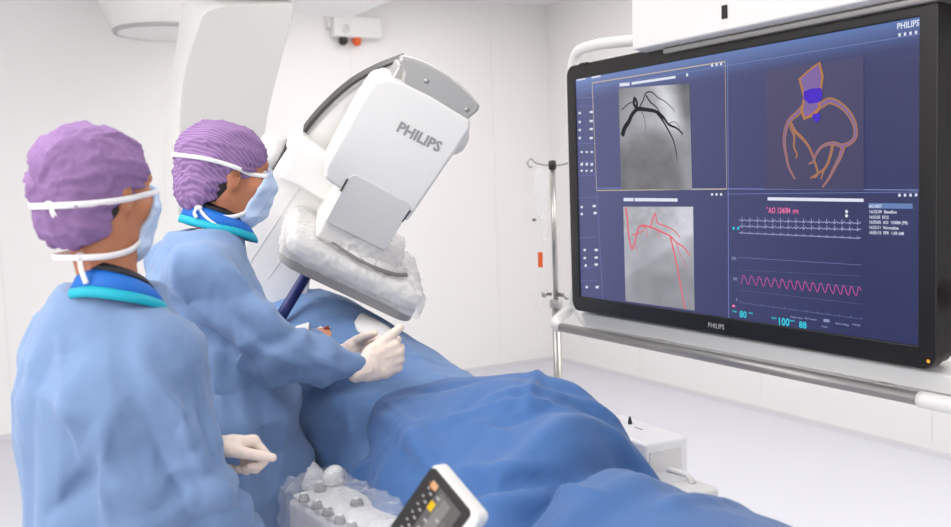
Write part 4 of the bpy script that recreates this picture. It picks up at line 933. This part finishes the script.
def person(loc, ang, hc, tilt, cfg, label):
    root = thing('person', loc, label, 'person', None)
    loc = A_(*loc); hc = A_(*hc)
    RT = np.array([[math.cos(tilt), 0, -math.sin(tilt)], [0, 1, 0], [math.sin(tilt), 0, math.cos(tilt)]])   # head frame: tilt>0 looks up
    hy = cfg.get('turn', 0.); RZ = np.array([[math.cos(hy), -math.sin(hy), 0], [math.sin(hy), math.cos(hy), 0], [0, 0, 1]])
    HR = RZ@RT
    HK = .945
    H = lambda *p: hc+HR@(A_(*p)*HK)
    Wp = lambda V: place(np.asarray(V, float).reshape(-1, 3), loc, ang)
    inv = lambda p: place((np.array([p])-loc), (0, 0, 0), -ang)[0]
    sh = cfg['sh']; shy = cfg.get('shy', 0.); arms = {s: [A_(*q) for q in cfg['arms'][s]] for s in (1, -1)}
    # ---- body: one continuous skin surface
    S = SDF((-.40, -.45, -.02), (.55, .45, 1.80), .0065)
    def head(S, g=0.):
        S.ell(H(-.012, 0, .045), (.092+g, .072+g, .081+g), .02, rot=HR).ell(H(.030, 0, -.030), (.060+g, .055+g, .081+g), .035, rot=HR)
        S.cap(H(.045, 0, -.095), H(.066, 0, -.088), .030+g, .024+g, .03).cap(H(-.02, .048, -.055), H(.04, .028, -.095), .020+g, .018+g, .03).cap(H(-.02, -.048, -.055), H(.04, -.028, -.095), .020+g, .018+g, .03)
        S.cap(H(.084, 0, .018), H(.106, 0, -.028), .010+g, .0145+g, .014)
        S.cap(H(.078, -.035, .028), H(.078, .035, .028), .016+g, .016+g, .016)
        S.cap(H(.066, -.045, -.022), H(.056, -.052, -.03), .020+g, .02+g, .03).cap(H(.066, .045, -.022), H(.056, .052, -.03), .020+g, .02+g, .03)
        S.cap(H(.086, -.018, -.062), H(.086, .018, -.062), .009+g, .009+g, .012)
    head(S)
    for s in (-1, 1):
        S.ell(H(.083, .032*s, .006), (.016, .017, .011), .010, 's', rot=HR)
        S.ell(H(-.008, .077*s, -.008), (.018, .008, .032), .006, rot=HR).ell(H(-.004, .084*s, -.006), (.009, .006, .018), .004, 's', rot=HR)
    nb = A_(cfg['neck'][0], cfg['neck'][1], cfg['neck'][2])
    S.cap(H(-.022, 0, -.04), nb, .054, .050, .03)
    zs = sh[2]
    S.loft([(.82, 0, 0, .10, .14), (1.0, 0, 0, .09, .12), (1.2, nb[0]*.3, nb[1]*.6, .08, .12), (zs-.06, nb[0]*.5, nb[1]*.9, .07, .11), (nb[2]-.03, nb[0]*.8, nb[1], .05, .05)], .04)
    for s in (1, -1):
        a0 = A_(sh[0], sh[1]*s*.9+shy, zs-.06); e, w = arms[s]
        S.cap(a0*A_(1, .7, 1), a0, .045, .04, .04).cap(a0, e, .04, .033, .03).cap(e, w, .033, .019, .02)
        S.cap((0, .09*s, .85), (.005, .09*s, .47), .075, .052, .05).cap((.005, .09*s, .47), (-.02, .09*s, .09), .050, .034, .03).cap((-.02, .09*s, .05), (.12, .10*s, .035), .036, .026, .03)
    V, Q = S.mesh(); V = relax(V, Q, 2, .5)
    bV, bQ = Wp(V), Q
    obj('body', (Wp(V), Q), cfg['skin'], root, smooth=True, fix=False)
    for s in (-1, 1):
        c = H(.078, .032*s, .006)
        e = obj('eye', MB().lathe(Wp([c-HR@A_(.012, 0, 0)])[0], Wp([HR@A_(1, .1*s, 0)])[0]-Wp([A_(0, 0, 0)])[0], [(.001, 0), (.008, .002), (.0118, .008), (.0118, .014), (.009, .020), (.006, .0225), (.001, .0235)], 20), EYEW, root, smooth=True)
        obj('iris', MB().lathe(Wp([c-HR@A_(.012, 0, 0)])[0], Wp([HR@A_(1, .1*s, 0)])[0]-Wp([A_(0, 0, 0)])[0], [(.0062, .0222), (.006, .0236), (.001, .0245)], 16), IRIS, e, smooth=True)
        bp = spline([H(.088, .018*s, .030), H(.086, .034*s, .036), H(.074, .050*s, .030)], 4)
        obj('eyebrow', MB().tube(Wp(bp), [.003, .0045, .0045, .0045, .004, .004, .003, .002, .001], 8), HAIR, root, smooth=True)
    # hair tuft under the cap edge
    S = SDF(hc-.2, hc+.2, .005)
    S.ell(H(-.037, 0, -.01), (.068, .070, .080), .01, rot=HR)
    V, Q = S.mesh(); V = relax(V, Q, 2); V = V+vnormals(V, Q)*(.004*ridged(V*A_(60, 60, 12)))[:, None]
    obj('hair', (Wp(V), Q), HAIR, root, smooth=True, fix=False)
    # ---- cap
    S = SDF(hc-.24, hc+.24, .005)
    for c, r in cfg['cap']: S.ell(H(*c), A_(*r)*HK*.97, .04, rot=HR)
    pa, pb = H(*cfg['cut'][0]), H(*cfg['cut'][1]); d = pb-pa; nrmv = nrm(np.cross(d, HR@A_(0, 1, 0))); nrmv = nrmv if nrmv[2] < 0 else -nrmv
    S.plane(pa, nrmv)
    V, Q = S.mesh(); V = relax(V, Q, 3); N = vnormals(V, Q)
    Lc = (V-hc)@HR; phi = np.arctan2(Lc[:, 1], Lc[:, 2]-.02)
    edge = np.exp(-((((V-pa)@nrmv)+.018)/.02)**2)
    pl = cfg['pleat']
    V = V+N*(pl*(ridged(np.c_[Lc[:, 0]*9, np.sin(phi)*2.6, np.cos(phi)*2.6+Lc[:, 2]*5]+cfg['seed'])-.3)+.004*(ridged(Lc*22+cfg['seed'])-.3)+edge*.003*np.sin(phi*26+Lc[:, 0]*50))[:, None]
    capV, capQ = Wp(V), Q
    obj('cap', (capV, capQ), cfg['capm'], root, smooth=True, fix=False)
    # ---- mask: offset shell of the lower face
    S = SDF(hc-.2, hc+.2, .004); head(S, .008)
    S.ell(H(.080, 0, -.042), (.030, .036, .046), .03, rot=HR)
    m1, m2 = cfg['mask']
    S.plane(H(*m1[0]), HR@A_(*m1[1])); S.plane(H(*m2[0]), HR@A_(*m2[1]))
    S.plane(H(0, 0, -.128), HR@A_(-.25, 0, -1))
    V, Q = S.mesh(); V = relax(V, Q, 2); Lm = (V-hc)@HR
    V = V+vnormals(V, Q)*(.0012*np.sin(Lm[:, 2]*170)*(np.abs(Lm[:, 2]+.05) < .05)+.004*(ridged(Lm*18+3)-.3))[:, None]
    mV, mQ = Wp(V), Q
    mask = obj('mask', (mV, mQ), MASKM, root, smooth=True, fix=False)
    # ---- collar of the lead apron (black edge, blue and cyan bands)
    cb = cfg['collar']; nc = cfg['collar_c']
    def band(prof, m, name, thick):
        rows = []
        for r_, dz in prof:
            rows.append([A_(nc[0]+r_*1.0*math.cos(a)*.98, nc[1]+r_*1.02*math.sin(a), nc[2]+dz+cfg['collar_tilt']*math.cos(a)) for a in np.linspace(0, 2*math.pi, 49)])
        G_ = np.array(rows); G_ += .002*vn(G_.reshape(-1, 3)*22).reshape(G_.shape[0], -1, 1)
        return obj(name, (Wp(G_.reshape(-1, 3)), grid_faces(G_.shape[0], 49)), m, root, smooth=True, solid=thick)
    o = band([(cb[0]+.002, .030), (cb[0]+.005, .044), (cb[0]+.011, .033)], NAVYB, 'collar', .004); o['label'] = 'black inner neckline'
    o = band([(cb[0]+.006, .034), (cb[0]+.018, .024), (cb[0]+.030, .000)], ABLUE, 'collar', .005); o['label'] = 'royal blue apron collar'
    o = band([(cb[0]+.029, .004), (cb[0]+.033, -.004), (cb[0]+.034, -.014)], CYAN, 'collar', .005); o['label'] = 'cyan apron collar edge'
    # ---- gown
    S = SDF((-.42, -.47, .26), (.58, .47, 1.52), .008)
    S.loft(cfg['torso'], .03)
    for s in (1, -1):
        a0 = A_(sh[0], sh[1]*s+shy, sh[2]-.02); e, w = arms[s]; ra, re, rw = cfg['sleeve']
        S.cap(A_(nc[0]*.6+sh[0]*.4, sh[1]*.5*s+shy, sh[2]+.014), a0, ra*.60, ra*.86, .05).cap(a0, e, ra*.92, re, .035).cap(e, w, re, rw, .02)
    S.ell((nc[0]+.0, nc[1], nc[2]+.084), (cfg.get('carve', .122),)*2+(.085,), .02, 's')
    V, Q = S.mesh(); V = relax(V, Q, 3); N = vnormals(V, Q)
    w_ = np.stack([vn(V*4+cfg['seed']), vn(V*4+31), vn(V*4+57)], 1)*.06
    d = .010*(ridged((V+w_)*A_(6, 6, 2.2)+cfg['seed'])-.35)+.004*(ridged((V+w_)*A_(11, 11, 5)+cfg['seed']+5)-.35)+.004*vn(V*6+2)
    d *= np.clip((cfg['collar_c'][2]-V[:, 2])*8, .15, 1)
    d += .062*crumple(V, int(cfg['seed']), 5.5)*np.clip((cfg['collar_c'][2]-.02-V[:, 2])*12, 0, 1)
    for s in (1, -1):     # cross folds in the crook of the arm
        e, w = arms[s]; a0 = A_(sh[0], sh[1]*s+shy, sh[2]); r_ = np.linalg.norm(V-e, axis=1); ax_ = nrm(w-a0)
        d += .010*np.exp(-(r_/.10)**2)*np.sin(((V-e)@ax_)*75+2.5*vn(V*14))
        t_ = (V-e)@nrm(w-e); onf = np.exp(-((np.linalg.norm((V-e)-t_[:, None]*nrm(w-e), axis=1)-.045)/.03)**2)*(t_ > .03)*(t_ < np.linalg.norm(w-e)+.02)
        d += onf*.004*np.sin(t_*90+3*vn(V*12))*np.clip((np.linalg.norm(w-e)-.03-t_)*30, 0, 1)
    d += rand_creases(V, N, 90, int(cfg['seed']), .009, .013, (.12, .40), A_(0, 0, .9))
    V = V+N*d[:, None]
    gV = Wp(V); gN = Wp(vnormals(V, Q))-Wp([(0, 0, 0)]); gV = gV+gN*px_creases(gV, Q, cfg['px'])[:, None]*2.4; obj('gown', (gV, Q), GOWN, root, smooth=True, fix=False)
    # ---- trousers and clogs
    S = SDF((-.2, -.25, .05), (.2, .25, .95), .012)
    for s in (-1, 1): S.cap((0, .09*s, .85), (.005, .09*s, .47), .088, .075, .04).cap((.005, .09*s, .47), (-.02, .09*s, .13), .074, .062, .02)
    V, Q = S.mesh(); V = relax(V, Q, 2); obj('trousers', (Wp(V), Q), TROUS, root, smooth=True, fix=False)
    for s in (-1, 1):
        S = SDF((-.14, -.2, -.02), (.22, .2, .14), .008); S.ell((-.04, .095*s, .05), (.06, .045, .05), .03).ell((.08, .10*s, .04), (.09, .05, .04), .03).plane((0, 0, .0), (0, 0, -1))
        V, Q = S.mesh(); V = relax(V, Q, 2); V[:, 2] = np.maximum(V[:, 2], .001); obj('clog', (Wp(V), Q), SHOE, root, smooth=True, fix=False)
    # ---- mask ties: strips lying on cap and neck, mirrored to the far side
    hm_ = bV[bQ].mean(1)[:, 2] > loc[2]+hc[2]-.13; bq_ = bQ[hm_]
    hv = [tuple(v) for v in np.concatenate([capV, mV, bV])]; hq = [tuple(int(i) for i in q) for q in np.concatenate([capQ, mQ+len(capV), bq_+len(capV)+len(mV)])]
    bvh = BVHTree.FromPolygons(hv, hq)
    def strap(local, w, name='strap', lift=.003, mirror=True):
        P = [H(*p) for p in local]
        if mirror: P = P+[H(p[0], -p[1], p[2]) for p in local[::-1][1 if abs(local[-1][1]) < 1e-6 else 0:]]
        P = spline(Wp(P), 8); c0 = Wp([H(-.01, 0, .0)])[0]; out = []; nor = []
        for p in P:
            d_ = nrm(p-(c0+A_(0, 0, (p-c0)[2]*.8)))
            st = p+d_*.12; loc_, n_, i_, _d = bvh.ray_cast(Vector(st), Vector(-d_))
            q_ = np.array(loc_)+d_*lift if (loc_ is not None and np.linalg.norm(np.array(loc_)-p) < .05 and cfg.get('snap', 1)) else p
            out.append(q_); nor.append(d_)
        out = np.array(out)
        for _ in range(3): out[1:-1] = out[1:-1]*.5+(out[:-2]+out[2:])*.25
        return obj(name, MB().ribbon(list(out), nor, w), TIE, mask, smooth=True, solid=.0016)
    strap(cfg['tie_up'], cfg.get('tie_w', .010))
    sl = cfg['tie_low']
    P = spline(Wp([H(*p) for p in sl]+[H(p[0], -p[1], p[2]) for p in sl[::-1][1:]]), 8); c0 = Wp([H(-.02, 0, -.09)])[0]
    obj('strap', MB().ribbon(P, [nrm((p-c0)*A_(1, 1, .3)) for p in P], cfg.get('tie_w', .010)), TIE, mask, smooth=True, solid=.0016)
    for kpts in cfg['knots']:
        c = Wp([H(*kpts[0])])[0]
        S = SDF((-.02,)*3, (.02,)*3, .0025); S.ell((0, 0, 0), (.010, .010, .007), .003).ell((.004, .006, .004), (.007, .007, .005), .003)
        V, Q = S.mesh(); obj('knot', (V+c, Q), TIE, mask, smooth=True)
        for tail in kpts[1:]:
            P = spline(Wp([H(*p) for p in tail]), 6); obj('strap_tail', MB().ribbon(P, [nrm((p-Wp([hc])[0])*A_(1, 1, .1)) for p in P], .009), TIE, mask, smooth=True, solid=.0016)
    return root, inv
inv2 = lambda p, loc, ang: place(np.array([p])-A_(*loc), (0, 0, 0), -ang)[0]

# ---- the one beside the table
L2 = (.545, 2.28, 0); A2 = math.radians(-2)
i2 = lambda p: inv2(A_(*p), L2, A2)
hc2 = i2(D(229, 175, 2.36)); c2 = i2(D(218, 222, 2.36))
cfg2 = dict(carve=.104, skin=SKIN2, capm=CAP2, seed=21., turn=math.radians(2), shy=.072, sh=(-.01, .16, 1.35), neck=(c2[0]-.005, c2[1], c2[2]-.05),
    arms={-1: [i2((.668, 2.085, 1.145)), i2((.835, 2.05, 1.117))], 1: [i2((.68, 2.45, 1.13)), i2(D(339, 356, 2.40))]},
    cap=[((-.022, 0, .048), (.120, .092, .094)), ((-.075, 0, -.03), (.062, .078, .078))], cut=((.098, 0, .035), (-.09, 0, -.088)), pleat=.006,
    px=[(194, 322, 250, 369, -.016, .016), (218, 258, 270, 322, .010, .018), (174, 278, 210, 322, .010, .016), (250, 278, 282, 342, .008, .016), (258, 349, 309, 365, .010, .014), (230, 310, 270, 350, -.008, .014), (240, 392, 247, 515, .012, .02), (262, 390, 270, 500, -.008, .02), (285, 395, 280, 470, .008, .016), (215, 345, 226, 440, .012, .02), (300, 350, 345, 372, .008, .012), (180, 240, 176, 285, .008, .016)],
    mask=(((.070, 0, .006), (-.25, 0, 1)), ((.045, 0, -.05), (-1, 0, .55))),
    collar=(.058,), collar_c=(c2[0], c2[1], c2[2]-.012), collar_tilt=-.030,
    torso=[(.30, .02, 0, .21, .25), (.8, .03, 0, .195, .225), (1.0, .03, .01, .185, .21), (1.12, .018, .035, .165, .20), (1.2, .01, .055, .15, .19), (1.30, .005, .07, .135, .175), (1.37, .018, .075, .108, .12), (1.405, .032, .078, .095, .095), (1.425, .04, .078, .088, .085)],
    sleeve=(.078, .064, .040),
    tie_up=[(.072, -.062, .000), (.03, -.088, .006), (-.03, -.100, .022), (-.09, -.085, .034), (-.135, -.04, .040), (-.142, 0, .041)],
    tie_low=[(.050, -.055, -.085), (.0, -.070, -.105), (-.045, -.070, -.108), (-.085, -.045, -.100), (-.095, 0, -.098)],
    knots=[[(-.088, -.052, -.088), [(-.088, -.054, -.09), (-.07, -.075, -.115), (-.045, -.088, -.135)], [(-.09, -.05, -.085), (-.10, -.06, -.10), (-.095, -.066, -.112)]]])
r2, _ = person(L2, A2, hc2, math.radians(-5), cfg2, 'person in blue gown and ribbed purple cap standing at the table with clasped gloved hands')
wr = A_(.838, 2.052, 1.117)
glove(r2, wr+A_(.018, -.006, -.008)+R*.004-U*.006, R*.84+F*.38+U*.33, U, -F, size=.94, curl=((1.0, 1.35, .9), (1.1, 1.4, .9), (1.15, 1.4, .9), (1.2, 1.4, .9)), thumb=(.96, .30, .05), thumb_curl=-.05, tfat=1.25)
glove(r2, D(351, 354, 2.38), A_(.74, -.6, .08), U, F, curl=((1.0, 1.3, .9), (1.05, 1.3, .9), (1.1, 1.3, .9), (1.1, 1.3, .9)), thumb=(.6, .2, -.75))
# ---- the nearer one
L1 = (.286, 1.886, 0); A1 = math.radians(38)
i1 = lambda p: inv2(A_(*p), L1, A1)
hc1 = i1(D(101, 195, 1.77)); c1 = i1(D(117, 283, 1.77))
cfg1 = dict(carve=.088, skin=SKIN, capm=CAP1, seed=4., turn=math.radians(-6), sh=(-.005, .118, 1.250), neck=(c1[0]-.005, c1[1], c1[2]-.05),
    arms={-1: [A_(-.0, -.165, 1.00), A_(.14, -.19, .80)], 1: [A_(.09, .105, 1.05), i1(D(196, 445, 1.86))]},
    cap=[((-.022, 0, .048), (.120, .094, .092)), ((-.07, 0, -.03), (.068, .082, .078))], cut=((.098, 0, .026), (-.09, 0, -.098)), pleat=.008,
    px=[(135, 351, 211, 479, .012, .02), (106, 420, 110, 523, .014, .022), (106, 463, 45, 515, -.014, .018), (148, 380, 207, 447, .008, .018), (193, 375, 220, 479, -.012, .016), (60, 330, 85, 460, .010, .022), (120, 310, 180, 345, .008, .02), (150, 430, 190, 520, -.010, .018), (40, 390, 95, 425, .008, .016), (112, 480, 180, 520, .010, .018), (215, 470, 236, 520, .010, .014)],
    mask=(((.070, 0, .006), (-.25, 0, 1)), ((.045, 0, -.05), (-1, 0, .5))),
    collar=(.050,), collar_c=(c1[0], c1[1], c1[2]-.030), collar_tilt=-.028,
    torso=[(.30, .0, 0, .19, .24), (.8, 0, -.01, .17, .185), (1.0, -.005, -.005, .15, .168), (1.15, -.01, 0, .14, .165), (1.23, -.008, 0, .125, .14), (1.29, 0, 0, .108, .115), (1.325, .006, 0, .098, .1), (1.352, .012, 0, .09, .09)],
    sleeve=(.076, .068, .046),
    tie_up=[(.072, -.062, .000), (.03, -.088, -.006), (-.03, -.100, -.010), (-.09, -.085, -.013), (-.135, -.04, -.014), (-.142, 0, -.014)],
    tie_low=[(.050, -.055, -.085), (.0, -.072, -.105), (-.05, -.070, -.112), (-.085, -.045, -.112), (-.095, 0, -.112)], tie_w=.011,
    knots=[[(-.132, -.02, -.012), [(-.132, -.02, -.012), (-.136, -.03, -.024), (-.134, -.034, -.034)]], [(-.088, -.03, -.112), [(-.088, -.032, -.112), (-.092, -.04, -.135), (-.088, -.045, -.16)]]])
r1, _ = person(L1, A1, hc1, math.radians(1), cfg1, 'person in blue gown and smooth purple cap, nearest the camera, seen from behind')
glove(r1, D(205, 447, 1.84), R*.82-U*.06+F*.5, -F*.9+U*.3, U, curl=((.9, 1.4, .9), (1.0, 1.4, .9), (1.1, 1.4, .9), (1.15, 1.4, .9)), thumb=(.9, .3, -.3))
#@@LIGHT
# ------------------------------------------------------------------ light
w = bpy.data.worlds.new('world'); sc.world = w; w.use_nodes = True
bg = w.node_tree.nodes['Background']; bg.inputs[0].default_value = (1., .99, .98, 1); bg.inputs[1].default_value = .50
def area(name, loc, size, power, target=None, col=(1, .985, .965)):
    l = bpy.data.lights.new(name, 'AREA'); l.shape = 'RECTANGLE'; l.size, l.size_y = size; l.energy = power; l.color = col
    o = bpy.data.objects.new(name, l); C.objects.link(o); o.location = loc
    if target is not None: o.rotation_euler = (Vector(target)-Vector(loc)).to_track_quat('-Z', 'Y').to_euler()
    return o
area('ceiling_light_panel', (-.6, 2.6, 2.88), (2.2, 3.0), 70)
area('ceiling_light_panel', (2.6, 4.6, 2.88), (2.4, 3.0), 50)
area('ceiling_light_panel', (3.2, .8, 2.88), (2.0, 2.4), 66)
area('fill_light', (-3.0, 1.2, 1.9), (2.6, 2.2), 80, (.8, 2.4, 1.1))  # added side light, unseen, so cloth folds read; no window in this wall
area('fill_light', (-.6, -2.2, 1.9), (3.0, 2.0), 30, (1.2, 2.6, 1.2))
vs = sc.view_settings; vs.view_transform = 'Standard'; vs.look = 'None'; vs.exposure = .13; vs.gamma = 1.
